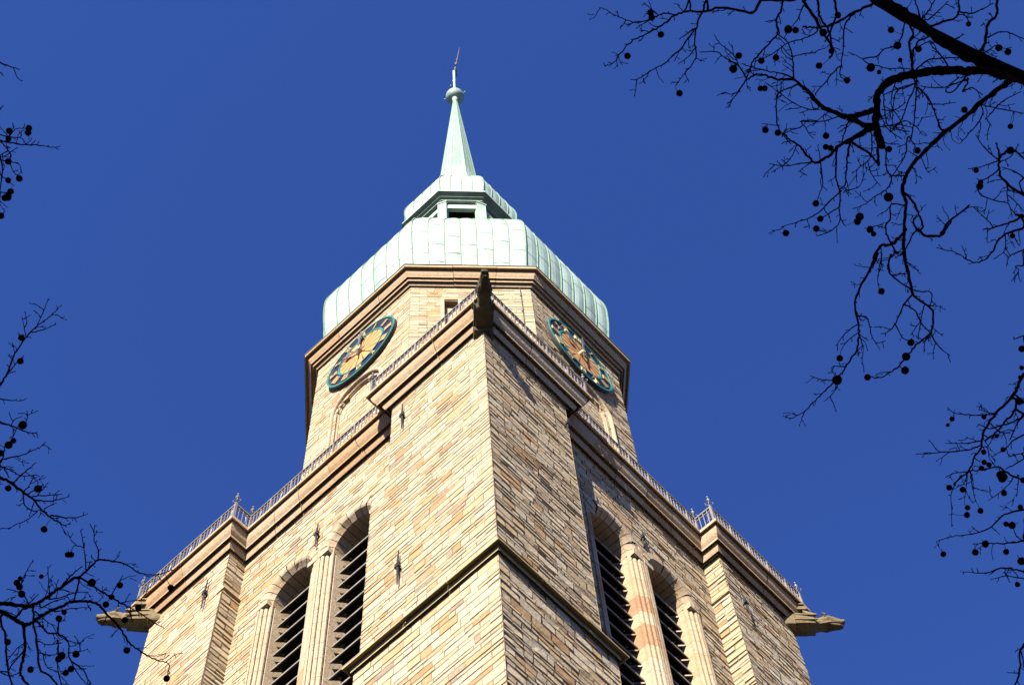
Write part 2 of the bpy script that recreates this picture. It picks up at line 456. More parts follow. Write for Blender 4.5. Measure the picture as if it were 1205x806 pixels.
def roll(cx, cz, r, a0, a1, n=7):
    return [(cx+r*math.cos(math.radians(a0+(a1-a0)*k/(n-1))), cz+r*math.sin(math.radians(a0+(a1-a0)*k/(n-1)))) for k in range(n)]

rc = A0-REC
def plan(le, re, lf, rf):
    return [(-7, -7), (re, -7), (re, -rc), (rf, -rc), (rf, -7), (7, -7), (7, -3.4), (rc, -3.4), (rc, 3.4), (7, 3.4), (7, 7), (3.4, 7), (3.4, rc), (-3.4, rc), (-3.4, 7), (-7, 7), (-7, lf), (-rc, lf), (-rc, le), (-7, le)]
CP = plan(-3.27, -3.35, 3.51, 3.42)
corn = [(.0, 46.04), (.0, 46.27), (.095, 46.27), (.10, 46.065), (.115, 46.10), (.165, 46.24), (.165, 46.33), (.17, 46.52), (.28, 46.52), (.285, 46.335), (.29, 46.43), (.31, 46.46), (.36, 46.55), (.40, 46.68), (.425, 46.84), (.425, 46.875), (.43, 46.97), (.475, 46.97), (.48, 46.887), (.53, 46.887), (.53, 47.03), (.48, 47.06), (-.9, 47.08)]
sweep('main_cornice', CP, corn, [M_TRIM], tower, 1.5, (.18, .66), 4, gap=.007)
strg = [(0, 33.36), (0, 33.5), (.06, 33.5), (.07, 33.37), (.07, 33.44), (.075, 33.6), (.185, 33.6), (.19, 33.5), (.21, 33.5), (.21, 33.545), (.0, 33.75)]
sweep('string_course', plan(-2.62, -3.12, 3.5, 3.46), strg, [stone_mat('lichened_moulding', [(0, (.3, .25, .145)), (.5, (.25, .2, .1)), (1, (.14, .12, .07))], .012, .25)], tower, 1.3, (0, .8), 5, gap=.007)

# -- gallery floor
fl = MB(); fl.box((0, 0, 46.95), (6.6, 6.6, .09)); fl.build('gallery_floor', [M_MORTAR], tower)

# -- gallery railing
def railing():
    n = len(CP); P = [Vector(p) for p in CP]; mb = MB(); pts = []
    for i in range(n):
        a = (P[i]-P[i-1]).normalized(); b = (P[(i+1) % n]-P[i]).normalized()
        na = Vector((a.y, -a.x)); nb = Vector((b.y, -b.x)); m = na+nb; m = m/m.dot(na)
        pts.append(P[i]+m*.42)
    zb, zt = 47.12, 47.98
    for i in range(n):
        p, q = pts[i], pts[(i+1) % n]; d = (q-p); L = d.length; d /= L
        X = Vector((d.x, d.y, 0)); Y = Vector((-d.y, d.x, 0)); Z = Vector((0, 0, 1)); c = (p+q)/2
        mb.box((c.x, c.y, zt), (L/2, .028, .03), 0, .3, (X, Y, Z)); mb.box((c.x, c.y, zb), (L/2, .022, .022), 0, .3, (X, Y, Z))
        mb.box((c.x, c.y, zt-.17), (L/2, .014, .014), 0, .3, (X, Y, Z))
        k = max(2, int(L/.15))
        for j in range(1, k):
            w = p+d*(L*j/k); big = (j % 6 == 0)
            mb.box((w.x, w.y, (zb+zt)/2), (.03 if big else .013, .03 if big else .013, (zt-zb)/2), 0, .3, (X, Y, Z))
            if j % 6 == 3:      # forged scroll between the bars
                for s_ in (-1, 1):
                    cc = Vector((w.x, w.y, zb+.42))+X*(s_*.075)
                    mb.tube([cc+X*(s_*-.06*math.cos(t))+Z*(.2*math.sin(t)) for t in [x*math.pi/5-math.pi/2 for x in range(6)]], .014, 4)
        mb.box((p.x, p.y, (47.05+zt)/2), (.04, .04, (zt-47.05)/2+.03), 0, .3, (X, Y, Z))
    r = mb.build('gallery_railing', [M_RAIL], tower)
    for i, p in enumerate(pts):
        f = MB(); z = zt+.03
        f.tube([(p.x, p.y, z), (p.x, p.y, z+.2), (p.x, p.y, z+.42), (p.x, p.y, z+.68)], [.03, .025, .02, .008], 6)
        f.ball((p.x, p.y, z+.42), .06, n=8); f.ball((p.x, p.y, z+.62), .035, n=8)
        for a in range(4):
            dx, dy = math.cos(a*math.pi/2+.6), math.sin(a*math.pi/2+.6)
            f.tube([(p.x+dx*t, p.y+dy*t, z+h) for t, h in ((.02, .08), (.12, .16), (.12, .25), (.06, .27))], .016, 4)
        f.build('finial', [M_RAIL], r)
railing()

# -- gargoyles on the corners
def gargoyle(cx, cy, seed):
    ax = Vector((cx, cy, 0)).normalized(); sd = Vector((-ax.y, ax.x, 0))*(.78 if seed == 1 else .86); Z = Vector((0, 0, 1)); o = Vector((cx, cy, 0)); rg = random.Random(seed)
    mb = MB()
    def ring(s_, zc, w, h, ribs=0.0, n=24, ex=.5):
        out = []
        for k in range(n):
            t = 2*math.pi*k/n; m = 1+ribs*math.cos(8*t)
            c, q = math.cos(t), math.sin(t)
            x, y = w*math.copysign(abs(c)**ex, c)*m, h*(.86 if s_ > .06 else 1)*math.copysign(abs(q)**ex, q)*m
            out.append(o+ax*s_+sd*x+Z*(zc+y))
        return out
    body = [(-.35, 46.14, .36, .40, .0, 24, .35), (.05, 46.14, .36, .40, .02, 24, .35), (.08, 46.14, .33, .36, .05, 24, .4), (.45, 46.12, .32, .32, .06, 24, .45), (.68, 46.1, .29, .27, .05, 24, .5), (.76, 46.12, .24, .24, .02, 24, .6), (.88, 46.14, .23, .23, .03, 24, .7),
            (.98, 46.16, .25, .24, .08, 24, .75), (1.10, 46.19, .27, .26, .10, 24, .75), (1.22, 46.22, .25, .24, .08, 24, .75), (1.32, 46.24, .21, .19, .02, 24, .75), (1.44, 46.24, .17, .14, 0, 24, .7), (1.58, 46.24, .15, .11, 0, 24, .7), (1.67, 46.26, .13, .09, 0, 24, .7), (1.70, 46.25, .08, .05, 0, 24, .8)]
    mb.loft([ring(*b) for b in body], 0, .25)
    mb.loft([ring(s_, z, w, h, 0, 16, .7) for s_, z, w, h in ((1.12, 46.04, .19, .10), (1.3, 46.03, .15, .07), (1.5, 46.02, .12, .05), (1.61, 46.03, .06, .03))], 0, .5)      # lower jaw
    for q in (-1, 1):
        e = o+ax*1.08+sd*(q*.2)+Z*46.36
        mb.tube([e, e+sd*(q*.07)+Z*.05, e+sd*(q*.10)+Z*.10-ax*.08], [.06, .05, .012], 6, 0, .3)          # ears laid back
        mb.ball(o+ax*1.34+sd*(q*.12)+Z*46.37, .055, 0, .2, 8)                                            # brow and eye
        mb.box(o+ax*.36+sd*(q*.33)+Z*46.28, (.42, .03, .03), 0, .1, (ax, sd, Z)); mb.box(o+ax*.36+sd*(q*.33)+Z*46.02, (.40, .025, .025), 0, .1, (ax, sd, Z))
    mb.tube([o+ax*1.16+Z*46.40, o+ax*1.13+Z*46.58], [.07, .02], 6, 0, .2); mb.tube([o+ax*1.02+Z*46.36, o+ax*.98+Z*46.48], [.07, .02], 6, 0, .2)  # crest of the mane
    mb.hexa([o+ax*.4+sd*-.33+Z*46.4, o+ax*.78+sd*-.28+Z*46.34, o+ax*.78+sd*.28+Z*46.34, o+ax*.4+sd*.33+Z*46.4, o+ax*.4+sd*-.33+Z*46.56, o+ax*.78+sd*-.28+Z*46.42, o+ax*.78+sd*.28+Z*46.42, o+ax*.4+sd*.33+Z*46.56], 0, .15)
    mb.box(o+ax*.12+Z*46.66, (.42, .36, .10), 0, .2, (ax, sd, Z)); mb.box(o+ax*-.02+Z*46.80, (.5, .42, .045), 0, .1, (ax, sd, Z))
    for v in range(len(mb.v)):
        p = Vector(mb.v[v]); nz = noise.noise_vector(p*6+Vector((seed, 0, 0)))*.026; mb.v[v] = tuple(p+nz)
    return mb.build('gargoyle', [M_GARG_SHADED if seed == 1 else M_GARG], tower)
for i, (x, y) in enumerate(((-7, -7), (-7, 7), (7, -7), (7, 7))): gargoyle(x, y, i+1)

# -- iron wall anchors
def anchor(F, u, d, z0, z1, lean=0):
    mb = MB(); c = (z0+z1)/2
    mb.tube([F(u, d-.05, c-.0), F(u, d+.1, c)], .03, 6)
    mb.tube([F(u-lean, d-.09, z0), F(u-lean*.5, d-.10, z0*.6+z1*.4), F(u, d-.10, c), F(u+lean*.6, d-.10, z0*.3+z1*.7), F(u+lean, d-.085, z1)], [.018, .03, .036, .03, .015], 6)
    mb.box(F(u, d-.10, c), (.075, .045, .035), 0, .3, F.ax()); mb.box(F(u, d-.1, c+.11), (.06, .04, .02), 0, .3, F.ax())
    mb.build('wall_anchor', [M_IRON], tower)
anchor(LEFT, -3.88, 0, 43.85, 45.45); anchor(LEFT, -3.96, 0, 35.5, 37.05); anchor(LEFT, 4.21, 0, 43.6, 45.2); anchor(LEFT, .12, REC, 43.0, 44.3)
anchor(RIGHT, -3.68, 0, 43.95, 45.05, .05); anchor(RIGHT, 4.08, 0, 43.3, 44.6, -.08); anchor(RIGHT, .15, REC, 43.1, 44.2, .05)

# ------------------------------------------------------------------ octagon with the clocks
OW = 5.596
CORN8 = [(-1, -T), (-T, -1), (T, -1), (1, -T), (1, T), (T, 1), (-T, 1), (-1, T)]
def oct_face(k, ap):
    a = Vector(CORN8[k])*ap; b = Vector(CORN8[(k+1) % 8])*ap
    u = (b-a).normalized(); inn = Vector((-u.y, u.x)); m = (a+b)/2
    return Face((m.x, m.y), (u.x, u.y), (inn.x, inn.y)), (b-a).length/2
BAR, BSPR = 1.0, 54.05
oc = MB()
ring0 = [Vector((x*(OW-.5), y*(OW-.5), 46.9)) for x, y in CORN8]; oc.loft([ring0, [p+Vector((0, 0, 13.9)) for p in ring0]], 1)
for k in range(8):
    F, h = oct_face(k, OW)
    card = (k % 2 == 1) or k == 7
    card = k in (1, 3, 5, 7)
    def ex(z, card=card, k=k):
        if card:
            w = BAR
            if z < BSPR: return [(-w, w)]
            if z < BSPR+w: q = math.sqrt(w*w-(z-BSPR)**2); return [(-q, q)]
            return []
        if k == 0 and 56.0 < z < 58.8: return [(-1.04, -.44)]
        return []
    panel(oc, F, -h, h, 46.95, 60.15, 0, .046 if k == 1 else .016, True, True, ex, 200+k, pale=.35)
oc.build('octagon_wall', [M_STONE, M_MORTAR], tower)

for k in (1, 3, 5, 7):
    F, h = oct_face(k, OW); rg = random.Random(k); mb = MB()
    prof = [(.30, .05), (.30, -.05), (.26, -.08)]+[(.19+.06*math.cos(R(a)), -.05-.06*math.sin(R(a))) for a in (60, 100, 140, 180)]+[(.13, .04), (.10, .06)]+[(.06+.05*math.cos(R(a)), .07-.05*math.sin(R(a))) for a in (40, 80, 120, 160, 200)]+[(-.02, .10), (-.02, .20)]
    path = arch_path(0, BAR, 47.1, BSPR, 20)
    for i in range(len(path)-1):
        (u0, z0, a0, b0), (u1, z1, a1, b1) = path[i], path[i+1]
        m = max(1, int(abs(z1-z0)/.9)) if i in (0, len(path)-2) else 1
        for j in range(m):
            t0, t1 = j/m, (j+1)/m
            strip(mb, F, [(u0+(u1-u0)*t, z0+(z1-z0)*t, a0+(a1-a0)*t, b0+(b1-b0)*t) for t in (t0, t1)], prof, 0, rg.uniform(.0, .4))
    w = mb.build('blind_arch', [M_TRIM], tower)
    inf = MB()
    def ex2(z):
        if z < BSPR: return [(-9, -1.05), (1.05, 9)]
        if z < BSPR+1.05: q = math.sqrt(1.05**2-(z-BSPR)**2); return [(-9, -q), (q, 9)]
        return [(-9, 9)]
    panel(inf, F, -1.06, 1.06, 47.0, BSPR+1.05, .15, .016, ex=ex2, seed=300+k, pale=.5)
    inf.build('arch_infill', [M_STONE, M_MORTAR], w)

F, h = oct_face(0, OW); sw = MB()       # small square window between the clocks
for (c, hx) in ((-1.06, .07), (-.42, .07)): sw.box(F(c, .2, 57.4), (hx, .24, 1.45), 0, .1, F.ax())
sw.box(F(-.74, .2, 58.88), (.39, .235, .10), 0, .5, F.ax()); sw.box(F(-.74, .2, 55.95), (.45, .26, .08), 0, .2, F.ax())
sw.box(F(-.74, .27, 57.4), (.3, .03, 1.4), 0, .1, F.ax())
sw.build('slit_window', [M_TRIM], tower)
cb = MB(); cb.tube([F(1.84, -.03, 47.2)]+[F(1.83+.012*math.sin(z), -.035, z) for z in range(48, 61)], .016, 5)
for z in (50, 53, 56, 57.8, 59.3): cb.box(F(1.835, -.01, z), (.04, .03, .025), 0, .3, F.ax())
cb.build('lightning_cable', [M_IRON], tower)

# -- clocks
def clock(F, vs, uc):
    """vs = +1 / -1 : the viewer's right along u"""
    C0 = (uc, 57.5); RD = 1.72; dz = -.16
    def P(x, y, d): return F(C0[0]+vs*x, d, C0[1]+y)
    def ann(mb, r0, r1, d0, d1, mi, n=72):
        vs_ = []; fs = []
        for k in range(n):
            c, s_ = math.cos(2*math.pi*k/n), math.sin(2*math.pi*k/n)
            vs_ += [P(r0*c, r0*s_, d0), P(r1*c, r1*s_, d0), P(r1*c, r1*s_, d1), P(r0*c, r0*s_, d1)]
        for k in range(n):
            a, b = 4*k, 4*((k+1) % n)
            for j in range(4): fs.append((a+j, a+(j+1) % 4, b+(j+1) % 4, b+j))
        mb.add(vs_, fs, mi)
    mb = MB()
    ann(mb, .05, RD-.02, dz+.03, dz+.12, 1)                 # navy plate
    ann(mb, RD-.07, RD, dz-.012, dz+.02, 0); ann(mb, RD-.2, RD-.012, dz+.02, -.01, 4)                 # outer verdigris rim
    ann(mb, RD*.62, RD*.665, dz-.012, dz+.04, 0)           # inner rim
    ann(mb, .02, RD*.61, dz+.008, dz+.05, 2)                # ochre sun disc
    for k in range(16):
        a = 2*math.pi*(k+.5)/16; c, s_ = math.cos(a), math.sin(a); w0, w1 = .010, .036; r0, r1 = .3, RD*.60
        mb.add([P(r0*c-w0*s_, r0*s_+w0*c, dz+.003), P(r1*c-w1*s_, r1*s_+w1*c, dz+.003), P(r1*c+w1*s_, r1*s_-w1*c, dz+.003), P(r0*c+w0*s_, r0*s_-w0*c, dz+.003)], [(0, 1, 2, 3)], 3)
    for q in range(6):                                       # iron brackets to the wall
        a = q*math.pi/3+.3; mb.box(P(1.3*math.cos(a), 1.3*math.sin(a), -.01), (.05, .10, .05), 1, .3, F.ax())
    ck = mb.build('clock', [M_TEAL, M_NAVY, M_SUN, M_RAY, M_IRON], tower)
    ROM = ['XII', 'I', 'II', 'III', 'IIII', 'V', 'VI', 'VII', 'VIII', 'IX', 'X', 'XI']
    for i, txt in enumerate(ROM):
        nb = MB(); a = math.pi/2-2*math.pi*i/12; rx = Vector((math.sin(a), -math.cos(a))); ry = Vector((math.cos(a), math.sin(a)))
        wid = {'I': .085, 'V': .17, 'X': .17}; tot = sum(wid[c] for c in txt); x = -tot/2; hh = .15; rm = RD*.80
        def bar(x0, y0, x1, y1, w):
            p, q = Vector((x0, y0)), Vector((x1, y1)); d = (q-p).normalized(); nrm = Vector((-d.y, d.x))*w/2
            pts = []
            for dd in (dz-.02, dz+.035):
                for c in (p+nrm, q+nrm, q-nrm, p-nrm):
                    w2 = rx*c.x+ry*(rm+c.y); pts.append(P(w2.x, w2.y, dd))
            nb.hexa(pts)
        for c in txt:
            w = wid[c]; m = x+w/2
            if c == 'I': bar(m, -hh, m, hh, .055)
            if c == 'V': bar(m-.055, hh, m, -hh, .055); bar(m+.055, hh, m, -hh, .03)
            if c == 'X': bar(m-.06, hh, m+.06, -hh, .055); bar(m+.06, hh, m-.06, -hh, .03)
            x += w
        for s_ in (-1, 1): bar(-tot/2-.01, s_*hh, tot/2+.01, s_*hh, .03)
        nb.build('numeral', [M_GOLD], ck)
    def hand(name, ang, L, w, d, mat):
        hb = MB(); a = math.pi/2-ang; ry = Vector((math.cos(a), math.sin(a))); rx = Vector((ry.y, -ry.x))
        out = [(-w*.5, -.32*L), (w*.5, -.32*L), (w*.35, 0), (w*.5, .55*L), (w*1.7, .68*L), (w*.6, .8*L), (0, L), (-w*.6, .8*L), (-w*1.7, .68*L), (-w*.5, .55*L), (-w*.35, 0)]
        n = len(out); v = []
        for dd in (d, d+.025):
            for (x, y) in out: q = rx*x+ry*y; v.append(P(q.x, q.y, dd))
        fs = [tuple(range(n)), tuple(reversed(range(n, 2*n)))]+[(k, (k+1) % n, n+(k+1) % n, n+k) for k in range(n)]
        hb.add(v, fs); hb.build(name, [mat], ck)
    hand('hour_hand', 2*math.pi*10.02/12, 1.05, .10, dz-.10, M_STEEL)
    hand('minute_hand', 2*math.pi*.6/60, 1.5, .085, dz-.16, M_STEEL)
    hub = MB(); hub.tube([P(0, 0, dz+.05), P(0, 0, dz-.17), P(0, 0, dz-.2)], [.12, .10, .05], 14); hub.build('hub', [M_GOLD], ck)
F1, _ = oct_face(1, OW); clock(F1, 1, -.12)
F7, _ = oct_face(7, OW)
clock(F7, 1, .12)

# -- octagon cornice and roof
P8 = [(x*OW, y*OW) for x, y in CORN8]
oc_prof = [(0, 60.04), (.0, 60.12), (.05, 60.12), (.06, 60.05), (.10, 60.14), (.10, 60.17), (.105, 60.3), (.195, 60.3), (.20, 60.18), (.22, 60.27), (.22, 60.31), (.225, 60.42), (.295, 60.42), (.30, 60.315), (.31, 60.38), (.34, 60.44), (.39, 60.56), (.41, 60.68), (.41, 60.72), (.415, 60.82), (.505, 60.82), (.51, 60.735), (.556, 60.735), (.556, 60.90), (.50, 60.93), (-.4, 61.0)]
sweep('octagon_cornice', P8, oc_prof, [M_TRIM], tower, 1.6, (.18, .62), 6, gap=.007)
lead = [(.50, 60.955), (.585, 60.93), (.585, 60.975), (.2, 61.06), (-.5, 61.07)]
sweep('gutter_flashing', P8, lead, [M_COPDARK], tower, 2.0, (0, 1), 7)

def smooth_prof(pts, n=4):
    out = []
    for i in range(len(pts)-1):
        p0, p1, p2, p3 = pts[max(i-1, 0)], pts[i], pts[i+1], pts[min(i+2, len(pts)-1)]
        for k in range(n):
            t = k/n; r = []
            for a in (0, 1):
                r.append(.5*(2*p1[a]+(p2[a]-p0[a])*t+(2*p0[a]-5*p1[a]+4*p2[a]-p3[a])*t*t+(3*p1[a]-p0[a]-3*p2[a]+p3[a])*t**3))
            out.append(tuple(r))
    return out+[pts[-1]]

def oct_roof(name, prof, strips, bulge, seam, parent, joints, seed=1, cap=True, skin=None):
    """profile = (apothem, z); every face is laid in standing-seam strips"""
    rg = random.Random(seed); mb = MB()
    for k in range(8):
        a = Vector(CORN8[k]); b = Vector(CORN8[(k+1) % 8]); u = (b-a).normalized(); n = Vector((u.y, -u.x))
        def pt(t, i, out=0.0, du=0.0):
            r, z = prof[i]; r0, z0 = prof[max(i-1, 0)]; r1, z1 = prof[min(i+1, len(prof)-1)]
            ds = Vector((r1-r0, z1-z0)).normalized()
            w = (a+(b-a)*t)*r+u*du+n*(out*ds.y)
            return Vector((w.x, w.y, z-out*ds.x))
        for s_ in range(strips):
            sub = 4; tn = rg.random()
            cols = [s_/strips+j/strips/sub for j in range(sub+1)]
            vs = []; fs = []
            for i in range(len(prof)):
                for j, t in enumerate(cols): vs.append(pt(t, i, bulge*math.sin(math.pi*j/sub)*min(1, prof[i][0]/3)))
            m = sub+1
            for i in range(len(prof)-1):
                for j in range(sub): fs.append((i*m+j, i*m+j+1, (i+1)*m+j+1, (i+1)*m+j))
            mb.add(vs, fs, 0, tn)
            if joints:
                zz = prof[0][1]+rg.uniform(.8, 1.2)+(joints*.5 if s_ % 2 else 0)
                while zz < prof[-1][1]-.5:
                    i = min(range(len(prof)), key=lambda q: abs(prof[q][1]-zz))
                    if 0 < i < len(prof)-1:
                        P0 = [pt(t, i, bulge*math.sin(math.pi*j/sub)+.022) for j, t in enumerate(cols)]
                        for j in range(sub):
                            d = Vector((0, 0, .02))
                            mb.add([P0[j]-d, P0[j+1]-d, P0[j+1]+d, P0[j]+d], [(0, 1, 2, 3)], 1, tn)
                    zz += joints*rg.uniform(.9, 1.1)
        for s_ in range(strips):
            t = s_/strips; w = seam*(1.35 if s_ == 0 else 1); rings = []
            for i in range(len(prof)):
                f = min(1, .25+prof[i][0]/4)
                rings.append([pt(t, i, -.02, -w*f), pt(t, i, w*2.2*f, -w*.6*f), pt(t, i, w*2.2*f, w*.6*f), pt(t, i, -.02, w*f)])
            mb.loft(rings, 1, .4)
    if cap:
        mb.add([(x*prof[-1][0], y*prof[-1][0], prof[-1][1]) for x, y in CORN8], [tuple(range(8))])
    return mb.build(name, [skin or M_COPPER, M_SEAM], parent)

dome_p = smooth_prof([(5.12, 61.03), (5.40, 62.3), (5.57, 63.8), (5.70, 65.4), (5.71, 67.0), (5.43, 68.3), (5.0, 69.6), (4.37, 71.5), (3.65, 73.6), (2.85, 75.9), (2.42, 77.1)], 4)
oct_roof('dome', dome_p, 7, .04, .02, tower, 1.9, 2)

# -- open lantern
lan = empty('lantern', (0, 0, 0)); lan.parent = tower
LR = 2.42
ZA = Vector((0, 0, 1))
for (x, y) in CORN8:
    pb = MB(); ax = Vector((x, y, 0)).normalized(); sd = Vector((-ax.y, ax.x, 0))
    pb.box((x*(LR-.16), y*(LR-.16), 78.0), (.17, .22, 2.0), 0, .3, (ax, sd, ZA))
    pb.box((x*(LR-.15), y*(LR-.15), 79.72), (.2, .25, .06), 0, .3, (ax, sd, ZA))
    pb.build('post', [M_COPPER], lan)
for k in range(8):
    lt = MB(); F, h = oct_face(k, LR)
    lt.box(F(0, .18, 79.45), (h-.1, .10, .26), 0, .3, F.ax())
    lt.build('lintel', [M_COPPER], lan); lt = MB()
    lt.box(F(0, .2, 77.55), (h-.1, .05, .05), 0, .3, F.ax())
    for j in range(9): lt.box(F((j-4)*h*.2, .2, 77.25), (.035, .03, .27), 0, .3, F.ax())
    lt.build('balustrade', [M_COPPER], lan)
ck = MB(); q = [Vector((x*1.2, y*1.2, 76.5)) for x, y in CORN8]; ck.loft([q, [p+Vector((0, 0, 3.4)) for p in q]], 0)
q = [Vector((x*2.3, y*2.3, 79.72)) for x, y in CORN8]; ck.loft([q, [p+Vector((0, 0, .1)) for p in q]], 0)
ck.build('lantern_dark_core', [M_DARK], lan)  # near-black column and ceiling, the lantern's inner darkness put into the colour
lp = [(-.5, 79.82), (-.02, 79.83), (.08, 79.90), (.08, 79.98), (.22, 80.05), (.22, 80.12), (.34, 80.20), (.44, 80.24), (.44, 80.37), (.36, 80.42), (-.3, 80.5)]
sweep('lantern_cornice', [(x*LR, y*LR) for x, y in CORN8], lp, [M_COPPER, M_COPDARK], tower, 9, (0, 1), 8, mi_of=lambda r: 0 if r in (7, 2, 8, 9) else 1)  # undersides and one fillet in darker copper than the lip and top

up_p = smooth_prof([(2.56, 80.42), (2.68, 81.2), (2.74, 82.2), (2.62, 83.2), (2.2, 84.8), (1.68, 86.4), (1.22, 87.9), (1.02, 89.3), (.96, 90.6)], 4)
oct_roof('lantern_roof', up_p, 4, .03, .022, tower, 0, 3)
sp_p = [(.96-(z-90.6)*.0483, z) for z in (90.6, 93, 96, 99, 102, 105, 108.3)]
oct_roof('spire', sp_p, 3, .0, .016, tower, 0, 4, skin=M_SPIRE)
ob = MB(); ob.ball((0, 0, 109.1), .60, 0, .3, 28, 1.0); ob.loft([[Vector((r*math.cos(2*math.pi*k/16), r*math.sin(2*math.pi*k/16), z)) for k in range(16)] for r, z in ((.13, 107.6), (.17, 108.1), (.2, 108.6))])
for k in range(4):
    a = .4+k*math.pi/2; d = Vector((math.cos(a), math.sin(a), 0)); c = Vector((0, 0, 109.1))
    ob.tube([c+d*.5+ZA*.2, c+d*.70+ZA*.26], .025, 5); ob.ball(c+d*.71+ZA*.27, .06, n=8)
ob.build('orb', [M_SPIRE], tower, smooth=True)
side = Vector((RT.x, RT.y, 0)).normalized()
vn = MB()
vn.loft([[Vector((r*math.cos(2*math.pi*k/10), r*math.sin(2*math.pi*k/10), z)) for k in range(10)] for r, z in ((.10, 109.4), (.085, 111), (.08, 113), (.12, 113.1), (.12, 113.3), (.085, 113.5), (.09, 115.9), (.03, 116.1))], 0)
vn.tube([Vector((0, 0, 113.2)), Vector((0, 0, 116))+side*.06, Vector((0, 0, 119))+side*.24, Vector((0, 0, 121.4))+side*.38, Vector((0, 0, 123.1))+side*.48], [.045, .045, .04, .03, .012], 6, 1)
vn.ball(Vector((0, 0, 119.2))+side*.25, .085, 1, .3, 8); vn.ball(Vector((0, 0, 116.6))+side*.09, .09, 1, .3, 8)
vn.box(Vector((0, 0, 117.6))+side*.13+Vector((FWD.x, FWD.y, 0)).normalized()*.3, (.45, .03, .3), 1, .3, (Vector((FWD.x, FWD.y, 0)).normalized(), side, ZA))
vn.build('weathervane', [M_COPPER, plain('old_gilt_vane', (.09, .08, .05), .5, .3)], tower)

# ------------------------------------------------------------------ unseen office block added behind the camera to shade the plane trees
bx = Vector((SUN_DIR.x, SUN_DIR.y, 0)).normalized(); by = Vector((-bx.y, bx.x, 0)); bo = CAM.xy.to_3d()+bx*19
bd = empty('added_shade_block', bo, label='unseen seven storey office block added behind the viewer to shade the trees', cat='building')
M_PLASTER = plain('grey_plaster', (.34, .33, .31), .9, var=.12, scale=.5)
M_GLASS = plain('dark_window_glass', (.03, .035, .04), .15)
def L3(x, y, z): return bx*x+by*y+ZA*z
BXA = (bx, by, ZA)
w = MB(); w.box(L3(7, 0, 13), (7, 30, 13), 0, .3, BXA)
for k in range(8): w.box(L3(-.08, 0, 3.6*k+.9), (.12, 30.1, .18), 0, .3, BXA)
w.build('wall', [M_PLASTER], bd)
rf = MB(); rf.hexa([L3(-.6, -30.5, 26), L3(14.6, -30.5, 26), L3(14.6, 30.5, 26), L3(-.6, 30.5, 26), L3(5, -28, 29), L3(9, -28, 29), L3(9, 28, 29), L3(5, 28, 29)]); rf.build('roof', [plain('slate_roof', (.07, .07, .075), .8)], bd)
for fl_ in range(7):
    for j in range(13):
        y = -27+j*4.5; z = 2.6+fl_*3.5
        wn = MB(); wn.box(L3(-.03, y, z), (.06, .9, 1.1), 0, .3, BXA); wn.box(L3(-.12, y, z-1.15), (.16, 1.0, .05), 1, .3, BXA); wn.box(L3(-.1, y, z), (.02, .03, 1.1), 1, .3, BXA)
        wn.build('window', [M_GLASS, M_PLASTER], bd)

# ------------------------------------------------------------------ bare plane trees
ZOOM = {'A': (700, 0, 4.635), 'B': (945, 0, 4.635), 'C': (880, 150, 4.742), 'D': (1040, 140, 4.03), 'E': (900, 300, 4.029), 'F': (1065, 380, 4.029), 'G': (1065, 560, 3.279),
        'H': (0, 340, 4.475), 'I': (0, 480, 4.475), 'J': (0, 610, 4.114), 'K': (0, 60, 3.838), 'P': (0, 0, 1)}
